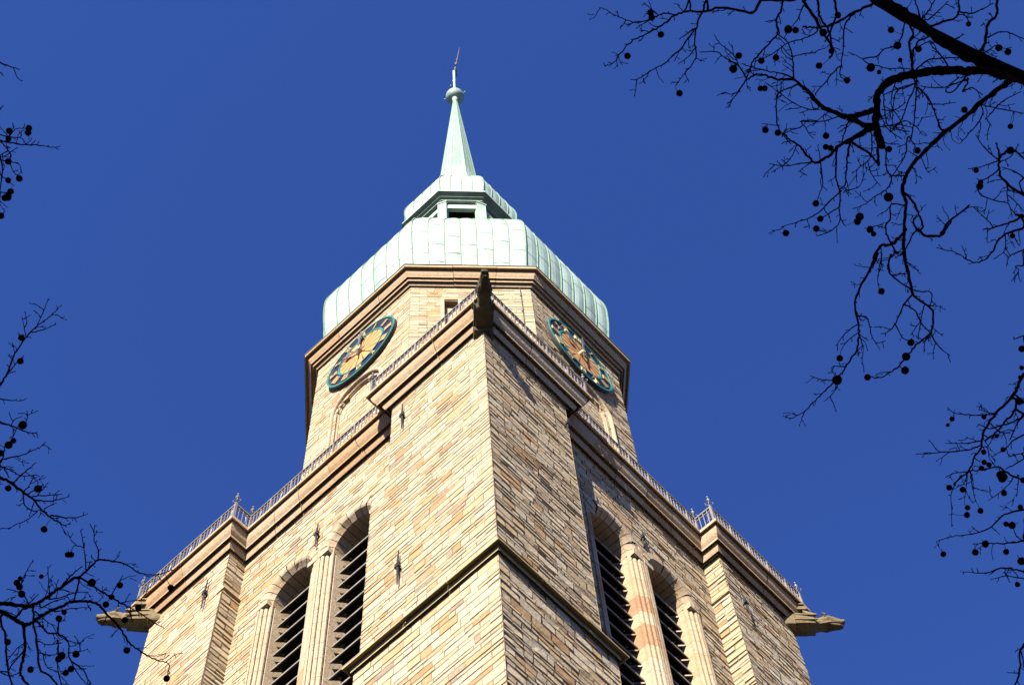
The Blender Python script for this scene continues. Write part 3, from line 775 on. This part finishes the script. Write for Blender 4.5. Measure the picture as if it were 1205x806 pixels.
# boughs as seen from the pavement: (sheet, thick end, thin end, course of the bough)
RIGHT_BOUGHS = [
('P', 62, 44, '1580,600 1570,520 1555,430'), ('P', 42, 14, '1555,430 1450,330 1330,200 1260,130 1205,92'), ('P', 26, 12, '1555,430 1420,400 1300,330 1240,272'), ('P', 30, 9, '1570,520 1440,500 1320,500 1250,485'),
('P', 26, 8, '1580,600 1420,620 1300,640 1250,640'), ('P', 9, 4, '1300,640 1270,700 1215,752'), ('P', 11, 5, '1029,0 985,-60 920,-130 860,-170'), ('P', 24, 6, '1555,430 1650,300 1760,180 1830,40'), ('P', 16, 4, '1260,130 1275,20 1250,-90 1190,-190'),
('P', 20, 5, '1570,520 1720,560 1850,500'), ('P', 22, 4, '1580,600 1690,760 1850,850'),
('B', 13, 10, '1205,430 1100,380 1000,350 900,310 830,270 740,210 680,160 600,100 520,50 440,10 390,-5'),
('B', 11, 8.5, '1205,430 1100,415 1000,385 900,390 800,385 700,390 600,405 520,425 450,460 405,520 405,600 395,680 420,760 430,800'),
('B', 6.2, 5, '1120,450 1060,490 980,550 880,640 780,715 720,780'), ('D', 5.5, 2.5, '290,60 230,120 160,190 110,260 90,330 105,400 100,480 95,560 100,640 110,720 135,806'),
('B', 6.5, 4.5, '390,600 300,630 230,635 150,605 90,575 40,515 0,480'), ('B', 7, 6, '395,690 330,680 250,650'), ('B', 7, 5, '395,690 300,740 230,780'),
('B', 3.5, 2, '390,20 330,45 250,85 190,125 100,150 40,150 0,145'), ('B', 4, 2.5, '0,10 50,80 110,180 160,270 145,320'), ('B', 3, 2, '80,0 90,90 140,170 160,270'), ('B', 3, 1.5, '170,0 180,80 150,170 120,230'),
('B', 2, 1, '300,60 230,130 220,250 205,370 205,420 235,440'), ('B', 1.6, 1.2, '190,370 130,440 65,515'), ('B', 3.4, 2, '600,400 590,320 580,230 600,180 560,110'), ('B', 3, 1.6, '595,390 600,290 630,230 690,200'),
('B', 2, 1.4, '620,380 680,330 760,320 850,315'), ('B', 2, 1, '790,360 740,290 690,240'), ('B', 4, 3, '980,270 1000,200 1010,130 1050,90 1060,0'), ('B', 1.8, 1, '1010,205 1060,180 1110,175 1160,195 1205,215'),
('B', 2.8, 2, '690,150 750,125 830,100 850,60 850,0'), ('B', 2, 1, '850,65 920,75 980,50 1040,20'), ('B', 2, 1.2, '650,100 690,50 720,0'), ('B', 2, 1.2, '640,100 620,30 610,0'), ('B', 1.6, 1, '680,110 740,60 790,10'),
('B', 1.8, 1, '560,110 520,240 440,270 400,310 330,320 350,345 400,360 480,375 580,375'), ('B', 1.8, 1.2, '610,470 570,560 540,650 490,700'), ('B', 2, 1.2, '620,420 620,480 610,600 600,700 580,780'), ('B', 2.2, 1.4, '640,490 690,550 720,620 745,700 770,710'),
('B', 1.6, 1, '600,460 500,490 440,520'), ('B', 1.5, 1, '620,450 560,480 510,500 490,600 490,690'), ('B', 1.5, 1, '440,540 450,640 480,700 580,720'), ('B', 1.4, 1, '430,600 500,600 560,560'), ('B', 1.6, 1, '430,690 520,680 600,700'), ('B', 1.4, 1, '480,720 550,660 620,690 650,640'),
('B', 1.4, .9, '510,420 480,560 520,640 560,720'), ('B', 1.4, .9, '420,620 460,700 540,760'), ('B', 2.2, 1.2, '900,400 820,500 780,490 850,420'), ('B', 2, 1.2, '900,450 870,500 920,480 980,520'), ('B', 1.5, 1, '900,430 800,470 720,480 640,470'), ('B', 1.4, .8, '690,570 760,570 835,560'),
('B', 1.6, 1, '970,570 980,620 940,690 860,780'), ('B', 1.5, 1, '980,575 1050,590 1130,605 1205,620'), ('B', 1.4, .8, '1060,580 1110,540 1190,500'), ('B', 1.6, .9, '1060,580 1040,600 1000,650'), ('B', 1.5, 1, '230,650 190,640 100,665 0,665'), ('B', 1.3, .8, '150,605 100,640 50,690'), ('B', 1.8, 1.2, '250,670 240,680 210,780'), ('B', 1.6, 1, '990,290 1050,250 1065,260'),
('B', 1.5, .9, '740,210 800,220 880,190'), ('B', 1.5, .8, '1000,650 1030,690'), ('B', 1.3, .9, '580,230 650,170 690,160'), ('B', 1.3, .9, '620,260 700,230 740,300'),
('A', 3.4, 1, '905,0 870,65 790,60 680,45 600,65 500,65 440,85 390,120 350,150 260,195 185,240 140,295 100,345 55,362'), ('A', 1.7, .8, '440,85 380,75 340,90 240,125 185,115 100,80 65,55 25,45'), ('A', 1.3, .7, '340,80 300,45 265,15'),
('A', 2.6, .9, '610,0 590,60 560,130 545,230 550,320 490,400 440,470'), ('A', 2.1, .9, '545,160 510,210 470,270 430,300 380,350 300,390 240,430 195,437'), ('A', 1.4, .8, '550,260 510,310 455,352'), ('A', 1.8, .9, '530,165 495,190 460,215'), ('A', 2.2, 1.6, '515,0 495,50 470,75'),
('A', 2.6, 1.2, '1025,0 1015,60 990,110 995,185 940,250 890,305 860,340 840,400 825,435 790,490 745,550 720,565'), ('A', 1.3, .8, '790,500 740,515 705,505 665,525'), ('A', 2, .9, '825,430 790,370 700,310 665,285 580,287'), ('A', 1.4, .8, '790,370 755,300 680,235 650,190'),
('A', 3.8, 1.8, '1205,545 1150,490 1090,440 1000,435 920,410 870,410 830,435'), ('A', 1.8, 1.1, '1085,430 1030,405 940,390 870,370 800,350'), ('A', 1.9, 1.2, '1085,430 1080,330 1055,240 995,185'), ('A', 1.5, 1, '1205,180 1130,215 1055,235 960,300 880,335'), ('A', 1.3, 1, '1205,290 1140,295 1085,310'),
('A', 2, 1.2, '1090,470 1000,510 990,560 995,680 1030,740 1070,788'), ('A', 1.1, .8, '995,685 910,675'), ('A', 1.6, 1, '1205,660 1130,660 1130,690 1060,715 1020,740'), ('A', 1.5, .8, '1205,600 1140,590 1080,560 1010,510 930,450'), ('A', 1.4, .9, '990,110 930,120'), ('A', 1.7, 1, '1140,30 1110,100 1080,140'),
('C', 4.8, 1.8, '680,0 600,55 510,105 460,155 400,190 370,195 330,160 290,105 230,65 195,30'), ('C', 1.6, .8, '370,195 310,200 210,215 120,203'), ('C', 1.3, .8, '265,120 240,170 205,205 130,253'), ('C', 1.2, .8, '345,200 280,250'), ('C', 1.6, .9, '405,200 415,270 415,330 390,400'),
('C', 2.6, 1, '500,120 490,200 495,290 515,370 510,450 520,510 545,550'), ('C', 2.4, 1.4, '575,80 555,160 550,250 540,320 510,350'), ('C', 1.8, .8, '515,360 450,420 390,480 330,510 270,530 190,555'), ('C', 1.4, .9, '500,450 440,490 400,510'), ('C', 1.5, .8, '510,460 510,530 460,580 385,605'),
('C', 3, 2.4, '590,90 650,130 700,170 730,215'), ('C', 3, 3.4, '725,60 725,150 730,210'), ('C', 1.6, .9, '690,40 690,140 670,190 610,235 610,310'), ('C', 1.2, .8, '670,190 690,260 740,330'), ('C', 1.2, .8, '555,350 620,330 655,250'),
('C', 1.9, .9, '770,130 775,230 800,280 780,340 710,385 660,425 585,455'), ('C', 1.8, 1.1, '890,60 880,150 840,220 800,280'), ('C', 1.6, 1.1, '910,70 940,115'), ('C', 1.3, .9, '770,210 830,215'), ('C', 1.6, 1.2, '860,270 790,270'),
('C', 3, 2, '875,370 930,430 960,500 975,550 950,575 920,530 940,500'), ('C', 3.8, 1.6, '950,570 1000,605 1080,600 1110,560 1135,520'), ('D', 3, 2, '270,545 310,490 405,410'), ('C', 4, 3, '880,570 830,630 790,660 740,665 700,740 680,806'), ('E', 3, .9, '535,0 500,70 440,180 430,260 445,330 445,380 435,450 385,530 340,590 290,640 240,690 180,745 115,778'),
('C', 3.6, 3, '870,600 870,680 880,740 890,806'), ('E', 3.2, 1.2, '660,0 680,90 700,180 730,215 780,245 800,290 785,370 720,425 690,460 650,510 590,560 540,580 500,578'), ('C', 1.5, 1.9, '800,430 795,510 770,550 780,610 820,690 790,740 790,806'), ('E', 2, 1.6, '595,0 585,60 605,100 690,160'), ('E', 1.5, 1.1, '605,95 670,90'),
('C', 1.8, 1.4, '920,600 890,660 850,715 820,690'), ('C', 1.3, .9, '770,560 710,550 680,570'), ('C', 1.4, 1.3, '745,680 745,760 735,806'), ('E', 1.3, .7, '555,0 540,80 535,135 550,170'),
('D', 4, 1.5, '665,360 600,320 555,270 545,220 545,150 530,115'), ('D', 3, 1.8, '545,190 590,150 620,150 665,190'), ('D', 1.6, .9, '540,200 470,225 400,237'), ('D', 1.8, 1, '540,245 510,270 450,300'), ('D', 1.6, 1, '590,400 520,385 455,355'), ('D', 1.6, 1, '625,455 590,400 585,320'), ('D', 1.6, .8, '530,185 480,140 435,75'),
('D', 3.2, 1.3, '665,460 600,490 530,515 470,525'), ('D', 1.3, .7, '510,500 470,460 425,420'), ('D', 2.8, .8, '665,515 590,540 540,580 510,640 460,675 410,675 340,635 250,610'), ('D', 1.3, .8, '575,550 575,620 520,665'), ('D', 1.6, .8, '665,620 600,650 580,700'), ('D', 1.5, .8, '665,695 625,700 640,720 605,770'), ('D', 2, 1.4, '290,60 265,40 260,0'),
('D', 1.4, 1, '560,200 600,180 640,120'), ('D', 1.6, 1, '665,280 620,250 560,230'), ('D', 1.2, .7, '490,520 490,590'), ('D', 1.1, .6, '390,650 370,600'), ('D', 1.4, 1, '610,540 640,600'), ('D', 1.5, .8, '600,370 640,410 665,440'), ('D', 1.1, .7, '185,200 200,240 220,260'), ('D', 1.1, .7, '150,240 155,305'),
('E', 1.7, .7, '440,290 480,295 495,330 510,390 545,450'), ('E', 1.6, .7, '430,335 380,375 335,430'), ('E', 1.3, .7, '440,370 390,410 360,455'), ('E', 1.4, .7, '450,385 465,440 460,510'), ('E', 1.2, .8, '445,375 490,405'), ('E', 1.4, .8, '385,530 320,530 330,570'), ('E', 1.3, .7, '320,595 270,590 215,573'), ('E', 1.2, .7, '345,620 310,670 280,692'),
('E', 2.2, .9, '700,185 660,235 620,320 590,360 550,375'), ('E', 1.4, .8, '620,330 650,390 690,410'), ('E', 1.8, 1.4, '665,235 715,270 740,320 785,370'), ('E', 1.2, .8, '740,310 690,380'), ('E', 1.2, .8, '740,320 725,385'), ('E', 1.6, 1, '700,165 740,175 790,180 785,240'), ('E', 1.4, .8, '790,375 760,410 755,465'), ('E', 1.7, .8, '785,370 820,430 865,470 880,510'), ('E', 1.1, .7, '790,340 845,385'), ('E', 1.3, .9, '780,240 815,245'), ('E', 1.2, .8, '750,260 740,310'),
('F', 4, 1.4, '564,240 540,290 510,350 450,410 400,470 370,530 360,590 330,640 300,700 230,765'), ('F', 1.7, .8, '430,430 380,435 300,435 230,425 200,400'), ('F', 1.4, .8, '430,432 350,412'), ('F', 3.2, 1.8, '530,370 510,430 470,470 430,520 380,560'), ('F', 2.6, 1, '564,440 520,465 480,480 400,500 345,480'),
('F', 1.9, .7, '360,580 300,600 230,610 130,615 50,622'), ('F', 1.4, .8, '350,560 290,570 190,570'), ('F', 1.1, .7, '340,560 290,540'), ('F', 1.5, .8, '300,705 240,710 190,730'), ('F', 1.3, .8, '310,705 320,790'), ('F', 1.2, .8, '300,705 280,760'), ('F', 2.5, 1.3, '564,745 500,720 440,680 380,695 310,700'),
('F', 1.8, .8, '564,530 510,560 470,600 410,635'), ('F', 1.3, .8, '564,615 490,635'), ('F', 1.7, 1, '564,640 520,670 480,690'), ('F', 1.8, 1.2, '564,430 530,480 500,550'), ('F', 1.4, 1, '370,530 410,545 450,530'), ('F', 1.2, .8, '330,640 360,660'), ('F', 1, .7, '240,590 210,600'), ('F', 1.6, 1, '564,60 515,78'), ('F', 2.2, 2, '564,375 520,340'), ('F', 1.4, .9, '400,470 430,500 470,520 520,510'), ('F', 1.2, .8, '390,590 400,640 430,680'),
('G', 2.2, .7, '459,130 380,150 320,205 240,225 170,235 120,255'), ('G', 2.2, .8, '459,250 380,260 320,258 260,262'), ('G', 2.2, .7, '459,370 420,360 370,355 300,375 215,367'), ('G', 1.5, .8, '459,395 390,385 330,400'), ('G', 1.1, .8, '385,370 405,410'), ('G', 1.3, .7, '215,0 180,60 180,130 180,195'), ('G', 1.1, .7, '240,0 230,90'), ('G', 1.1, .7, '260,0 265,70 275,100'), ('G', 1.2, .7, '410,20 370,60 320,95'),
('G', 2.8, 1.6, '459,650 440,690 445,740 430,790 415,830'), ('G', 1.6, 1, '450,680 459,740'), ('G', 1.1, .8, '440,760 395,757'), ('G', 1.1, .8, '440,0 430,80'), ('G', 1.2, .9, '459,250 430,230 415,190'),
]
RIGHT_BALLS = {'A': '360,190 178,307 303,70 310,97 462,510 785,305 755,378,1.25 908,333 988,316 903,484,.9 927,484,.9 1055,162,1.25 1095,167 930,710 998,725',
 'B': '87,360 480,165 240,440 370,370,1.3 530,330,.7 415,395,.7 903,133,.8 1068,263,1.1 1118,285 880,600 125,742 1132,690,.8 515,250,1.2 630,270 110,180,1.2 190,85 155,280,.9',
 'C': '435,110,.9 463,115,.9 380,425 405,510 382,565 213,590 785,390,1.4 624,500,1.25 612,525,1.1 682,570,1.1 702,595,.8 947,130 787,122',
 'D': '600,37,.8 22,370,1.2 438,245,.8 455,320,1.1 460,300,.8 600,150,1.2 610,555,.8', 'E': '355,490 343,593,1.5 553,173 693,415,1.1 670,482,1.25 665,547,1.2 487,580',
 'F': '553,123 553,213,.7 545,258,.6 223,455,.8 203,484,.6 375,445,.8 435,535,.7 465,600,.8 373,612,.8 210,780,.9 273,790,.9 363,688,.8 375,660,.8 398,672,.8 455,720,1.4 470,730,1.1 560,745,.9 468,800,.7 540,370,1.2',
 'G': '241,122,.8 239,150,.9 291,134,.9 382,66,.9 445,120,.8 390,185,.8 413,190,1.1 148,301,.9 271,294,1 390,292,.9 310,262,1.1 449,328,1.2 434,418,.8 375,10,1.2'}
LEFT_BOUGHS = [
('P', 60, 40, '-470,1050 -440,960 -400,880'), ('P', 40, 6, '-440,960 -250,850 -120,740 -40,712 0,710'), ('P', 26, 5, '-440,960 -240,830 -100,740 0,719'), ('P', 36, 6, '-400,880 -260,700 -120,590 -40,565 0,563'), ('P', 18, 5, '-260,700 -170,560 -80,480 -30,465'), ('P', 20, 4, '-400,880 -300,600 -200,350 -90,190 -30,162'),
('P', 10, 4, '-300,600 -190,460 -100,360 -40,380'), ('P', 8, 3, '-200,350 -120,180 -50,90 0,74'), ('P', 24, 5, '-400,880 -520,650 -600,420 -620,260'), ('P', 20, 5, '-470,1050 -620,950 -760,900'), ('P', 9, 4, '-120,740 -60,800 -20,840'),
('J', 5.5, 3, '0,410 60,415 120,425 180,410 240,370 300,330 350,295 385,280'), ('J', 5, .9, '0,450 60,480 110,510 150,505 200,470 260,440 320,415 360,400 430,400 480,420 520,465 560,500 590,545 620,590 660,630 710,660 760,685 820,708 810,760'),
('J', 2.5, .8, '385,280 430,240 475,200 540,205 610,220 680,265 760,270 820,255'), ('J', 1.8, .7, '475,200 475,150 455,100 460,30'), ('J', 1.5, .8, '415,240 410,160 390,60'), ('J', 1.1, .7, '405,140 360,130 345,160'), ('J', 2.6, .8, '385,285 450,325 520,370 580,405 640,435 720,485 795,530'),
('J', 1.5, .8, '540,370 560,335 595,275'), ('J', 2, 1.6, '385,290 370,350 360,400'), ('J', 1.3, .7, '240,375 235,300 230,230'), ('J', 1.8, .8, '150,430 120,380 105,360 60,345 30,340'), ('J', 1.3, .7, '100,340 110,290 160,200'), ('J', 4, 2.8, '110,510 120,590 115,660 100,730 110,770 160,830'), ('J', 3, 1.8, '160,430 165,520 180,600 190,720 240,760 290,820'),
('J', 2.2, 1.2, '180,500 230,550 290,560 330,600 340,680 400,730 440,800'), ('J', 1.8, .8, '285,500 285,560 330,590 395,605'), ('J', 1.5, .8, '180,590 230,610 300,600'), ('J', 1.4, .9, '190,650 260,660 280,640'), ('J', 1.7, 1.1, '280,590 280,660 280,720 300,810'), ('J', 1.3, .7, '335,650 400,640 425,630'), ('J', 3, 2, '0,490 25,560 30,640 40,740 60,820'),
('J', 1.8, 1.2, '115,640 50,720 40,760'), ('J', 1.5, 1, '0,740 50,760 100,740'), ('J', 1.3, .8, '210,670 230,720 280,740'), ('J', 1.7, .8, '240,390 300,380 360,360 430,355'), ('J', 1.7, .9, '200,430 260,400 330,380'), ('J', 1.5, .8, '270,450 340,435 430,430 440,445'), ('J', 3, 2, '80,470 110,440 150,430'), ('J', 1.9, 1.1, '290,335 350,270 400,230'),
('J', 1.1, .7, '590,405 700,390'), ('J', 1.2, .7, '630,430 640,500'), ('J', 1.6, 1, '0,440 80,470'), ('J', 1.6, .9, '170,450 230,500 270,520'), ('J', 1.3, .8, '340,680 370,740 420,800'), ('J', 1.3, .8, '120,600 70,640 30,700'),
('H', 2.4, .8, '0,505 20,475 45,430 80,340 130,265 190,200 245,160 290,120 325,85'), ('H', 1.3, .7, '190,205 230,115 255,50'), ('H', 1.3, .7, '180,228 240,210 295,185'), ('H', 1, .7, '135,240 115,145'), ('H', 1.3, .8, '50,435 95,380 125,350'), ('H', 1.6, .7, '0,578 100,588 140,576'), ('H', 2.3, .8, '0,700 60,720 130,750 190,760 200,785'), ('H', 1.3, .7, '60,715 80,685 120,670'), ('H', 1.2, .8, '130,715 145,670 140,640'), ('H', 1, .7, '145,665 200,640'),
('I', 4.2, 1.1, '0,370 60,390 110,435 170,475 210,525 270,580 350,625'), ('I', 1.8, .8, '0,310 60,330 110,355 200,352'), ('I', 1.9, .8, '75,390 110,355 150,320 190,287'), ('I', 1.5, .8, '130,435 165,390 180,350'), ('I', 1.5, .9, '150,450 190,425 230,403'), ('I', 1.5, .8, '175,465 240,460 325,453'), ('I', 1.8, .8, '190,485 260,490 310,480 365,465'), ('I', 1.2, .7, '240,525 300,500'), ('I', 1.8, .8, '270,565 360,578 430,570 462,556'),
('I', 1.5, .8, '120,450 130,510 170,540 195,545 140,590 80,615 45,638'), ('I', 1.1, .7, '310,600 350,665'), ('I', 1.8, .8, '0,275 90,255 160,230 220,200 240,180'), ('I', 2, 1, '0,290 15,260 25,200'), ('I', 1.5, 1, '20,315 50,370'), ('I', 1.1, .8, '70,150 70,110'),
('K', 1.8, .8, '0,55 40,70 90,85'), ('K', 1.4, .7, '0,265 15,245'), ('K', 2, .7, '0,405 50,415 110,425 180,427 250,437 275,425'), ('K', 1.3, .7, '40,390 70,355 110,350'), ('K', 1.1, .7, '40,385 65,340'), ('K', 1.4, .8, '0,380 40,390 95,395 115,420'), ('K', 1.7, .8, '5,410 45,460 50,500 85,510 100,555'), ('K', 1.3, .8, '0,475 50,480'), ('K', 1.2, .8, '45,500 60,545 85,570'), ('K', 1.3, .8, '0,490 30,500'), ('K', 1.4, .7, '0,560 35,585 65,610'), ('K', 1.4, .8, '0,640 40,640'), ('K', 1.4, .7, '0,690 20,720'),
]
LEFT_BALLS = {'H': '113,257 107,380 120,716,1.3', 'I': '45,195,1.2 70,172,.9 43,422 200,425,1.2 232,638 357,772,.9 375,772,.9 5,238', 'J': '200,280,.7 105,365,1.1 82,310 98,290,.7 95,330 445,310,1.2 580,322 512,415 310,453,.8 285,483 37,597 148,730 298,663,1.2 283,680 368,655,1.1 318,746 344,727 670,432 605,490 827,335 614,637 807,773 540,380,.9',
 'K': '42,362 130,350 127,370 38,398,.9 37,500 87,577 37,585,.9 48,635 35,660,1.2 22,665 5,745'}

def parse(sheet, s):
    ox, oy, k = ZOOM[sheet]; out = []
    for w in s.split():
        a = [float(x) for x in w.split(',')]; out.append((ox+a[0]/k, oy+a[1]/k, a[2] if len(a) > 2 else 1.0))
    return out
def ray3(x, y, d): return CAM+(FWD+RT*((x-W0/2)/FPX)-UP*((y-H0/2)/FPX))*d
SPLINE = lambda P, n: [(0.5*(2*P[i][0]+(P[min(i+1, len(P)-1)][0]-P[max(i-1, 0)][0])*t+(2*P[max(i-1, 0)][0]-5*P[i][0]+4*P[min(i+1, len(P)-1)][0]-P[min(i+2, len(P)-1)][0])*t*t+(3*P[i][0]-P[max(i-1, 0)][0]-3*P[min(i+1, len(P)-1)][0]+P[min(i+2, len(P)-1)][0])*t**3),
                        0.5*(2*P[i][1]+(P[min(i+1, len(P)-1)][1]-P[max(i-1, 0)][1])*t+(2*P[max(i-1, 0)][1]-5*P[i][1]+4*P[min(i+1, len(P)-1)][1]-P[min(i+2, len(P)-1)][1])*t*t+(3*P[i][1]-P[max(i-1, 0)][1]-3*P[min(i+1, len(P)-1)][1]+P[min(i+2, len(P)-1)][1])*t**3))
                       for i in range(len(P)-1) for t in [k/n for k in range(n)]]+[(P[-1][0], P[-1][1])]

ball_mesh = None
def plane_tree(name, label, boughs, balls, hub, base_d, seed):
    global ball_mesh
    rg = random.Random(seed)
    root_p = ray3(*hub, base_d)
    tree = empty('plane_tree', (root_p.x, root_p.y, 0), label=label, cat='tree', group='bare plane trees beside the tower')
    org = Vector((root_p.x, root_p.y, 0))
    twigs = MB(); nodes = []            # (x, y, depth, point)
    trk = MB(); nseg = 12; rings = []
    for i in range(nseg+1):
        t = i/nseg; rr = .30*(1-.45*t)*(1+.5*math.exp(-t*14)); c = Vector((.06*math.sin(3*t), .05*math.sin(4*t+1), root_p.z*t))
        if i == nseg: c = root_p-org
        rings.append([c+Vector((rr*(1+.06*math.sin(3*q+5*t))*math.cos(2*math.pi*q/14), rr*math.sin(2*math.pi*q/14), 0)) for q in range(14)])
    trk.loft(rings, 0); trk.build('trunk', [M_BARK], tree, smooth=True)
    def near(x, y, lim):
        best = None; bd_ = lim*lim
        for nd in nodes:
            q = (nd[0]-x)**2+(nd[1]-y)**2
            if q < bd_: bd_ = q; best = nd
        return best
    def add(pts2, w0, w1, d0, drift):
        sp = SPLINE(pts2, 5); L = [0]
        for i in range(1, len(sp)): L.append(L[-1]+math.hypot(sp[i][0]-sp[i-1][0], sp[i][1]-sp[i-1][1]))
        tot = max(L[-1], 1); P = []; rad = []; ph = rg.random()*20
        amp = min(.45, tot/500)
        for i, (x, y) in enumerate(sp):
            t = L[i]/tot
            jit = min(1.1, max(w0, w1)*.35) if 0 < i < len(sp)-1 else 0
            x2 = x+rg.uniform(-jit, jit)*.8; y2 = y+rg.uniform(-jit, jit)*.8
            d = d0+drift*t*tot/250+amp*(math.sin(ph+t*5)-math.sin(ph))*.5
            w = (w0+(w1-w0)*t)*(1+rg.uniform(-.14, .22))
            w *= 1.0+.14*max(0, min(1, (4-w)/3))
            p = ray3(x2, y2, d); P.append(p-org); rad.append(max(.0016, w*.5*d/FPX)); nodes.append((x2, y2, d, p, w))
        tgt = twigs
        tgt.tube(P, rad, 8 if max(w0, w1) > 6 else 5)
        return sp, L
    def twig(x, y, ang, ln, d, w):
        P = []; rad = []; k = max(3, int(ln/3.2)); a = ang; px_, py_ = x, y; dd = rg.uniform(-.5, .5)/200
        for i in range(k+1):
            t = i/k; P.append(ray3(px_, py_, d+dd*ln*t)-org)
            rad.append(max(.0014, w*.5*(1-.45*t)*(1.0 if i % 2 else 1.35)*d/FPX))
            if i == k: rad[-1] *= 1.5
            a += rg.uniform(-.42, .42); px_ += math.cos(a)*ln/k; py_ += math.sin(a)*ln/k
        twigs.tube(P, rad, 4)
        return px_, py_
    spans = []
    for bi, (sh, w0, w1, crs) in enumerate(boughs):
        pts = [(p[0], p[1]) for p in parse(sh, crs)]
        nd = near(*pts[0], 14); d0 = nd[2] if nd else None
        if nd and math.hypot(nd[0]-pts[0][0], nd[1]-pts[0][1]) > .05: pts = [(nd[0], nd[1])]+pts
        if d0 is None:
            edge = pts[0][0] < 6 or pts[0][0] > 1199 or pts[0][1] < 6 or pts[0][1] > 800
            nb = near(*pts[0], 400) if edge and bi else None
            if nb:          # carry the bough on to the limb it springs from, outside the frame
                out = [n for n in nodes if n[0] < -4 or n[0] > 1209 or n[1] < -4]
                if out: nb = min(out, key=lambda n: (n[0]-pts[0][0])**2+(n[1]-pts[0][1])**2)
                mid = ((nb[0]+pts[0][0])/2+rg.uniform(-8, 8), (nb[1]+pts[0][1])/2+rg.uniform(-8, 8)); d0 = nb[2]
                add([(nb[0], nb[1]), mid, pts[0]], max(w0*1.4, w0+.5), w0, d0, 0)
            else:
                nb = near(*pts[-1], 14) if not edge else None
                if nb: pts = [(nb[0], nb[1])]+pts[::-1]; d0 = nb[2]
                else:
                    nb = near(*pts[0], 70)
                    if nb: pts = [(nb[0], nb[1])]+pts; d0 = nb[2]
                    else: d0 = base_d
        drift = 0 if bi == 0 else rg.uniform(-.5, .6)
        sp, L = add(pts, w0, w1, d0, drift); spans.append((sp, L, w0, w1))
    # short knobbly side twigs
    for sp, L, w0, w1 in spans:
        s_ = rg.uniform(4, 14)
        while s_ < L[-1]-2:
            i = next(k for k in range(len(L)) if L[k] >= s_); x, y = sp[i]
            if -60 < x < 1265 and -60 < y < 860:
                nd = near(x, y, 8)
                ang = math.atan2(sp[i][1]-sp[i-1][1], sp[i][0]-sp[i-1][0])+rg.choice((-1, 1))*rg.uniform(.5, 1.25)
                ln = rg.choice((2.5, 3, 4, 5, 6, 8, 12, 20)) if w0 < 5 else rg.choice((5, 9, 16, 24))
                if nd:
                    ex_, ey_ = twig(nd[0], nd[1], ang, ln, nd[2], rg.uniform(.9, 1.25))
                    if ln >= 8:
                        for c_ in range(rg.choice((0, 1, 1, 2))): twig(nd[0]+(ex_-nd[0])*.5, nd[1]+(ey_-nd[1])*.5, ang+rg.choice((-1, 1))*rg.uniform(.4, 1.0), rg.uniform(3, 9), nd[2], .8)
            s_ += rg.uniform(5, 14)
    # seed balls on thin stalks
    if ball_mesh is None:
        b = MB(); n = 14; b.ball((0, 0, 0), 1.0, 0, .3, n)
        for v in range(len(b.v)):
            p = Vector(b.v[v]); b.v[v] = tuple(p*(1+.09*noise.noise(p*3.1)+rg.uniform(-.05, .05)))
        b.tube([(0, 0, .9), (.05, .02, 1.6), (.12, .0, 2.6)], [.12, .09, .08], 5)
        ob_ = b.build('seed_ball', [M_BALL], None, smooth=True); ball_mesh = ob_.data; bpy.data.objects.remove(ob_)
    for sh, lst in balls.items():
        for (x, y, s_) in parse(sh, lst):
            nd = near(x, y, 60); d = nd[2] if nd else base_d
            r = 3.95*s_*d/FPX
            o = bpy.data.objects.new('seed_ball', ball_mesh); col.objects.link(o); o.parent = tree
            c = ray3(x, y, d); o.location = c-org; o.scale = (r, r, r*rg.uniform(.88, 1.05)); o.rotation_euler = (rg.uniform(-.5, .5), rg.uniform(-.5, .5), rg.uniform(0, 6))
            if nd and math.hypot(nd[0]-x, nd[1]-y) > 5*s_:
                st = MB(); st.tube([nd[3]-org, (nd[3]+c)/2-org+Vector((rg.uniform(-.01, .01), rg.uniform(-.01, .01), 0)), c-org], .0013, 4)
                twigs.add(st.v, st.f)
    twigs.build('branches', [M_BARK], tree, smooth=True)
    return tree
plane_tree('r', 'bare plane tree with thick dark boughs and hanging seed balls, right of the tower', RIGHT_BOUGHS, RIGHT_BALLS, (1580, 600), 8.2, 3)
plane_tree('l', 'bare plane tree reaching thin dark twigs over the gargoyle, left of the tower', LEFT_BOUGHS, LEFT_BALLS, (-470, 1050), 8.6, 9)
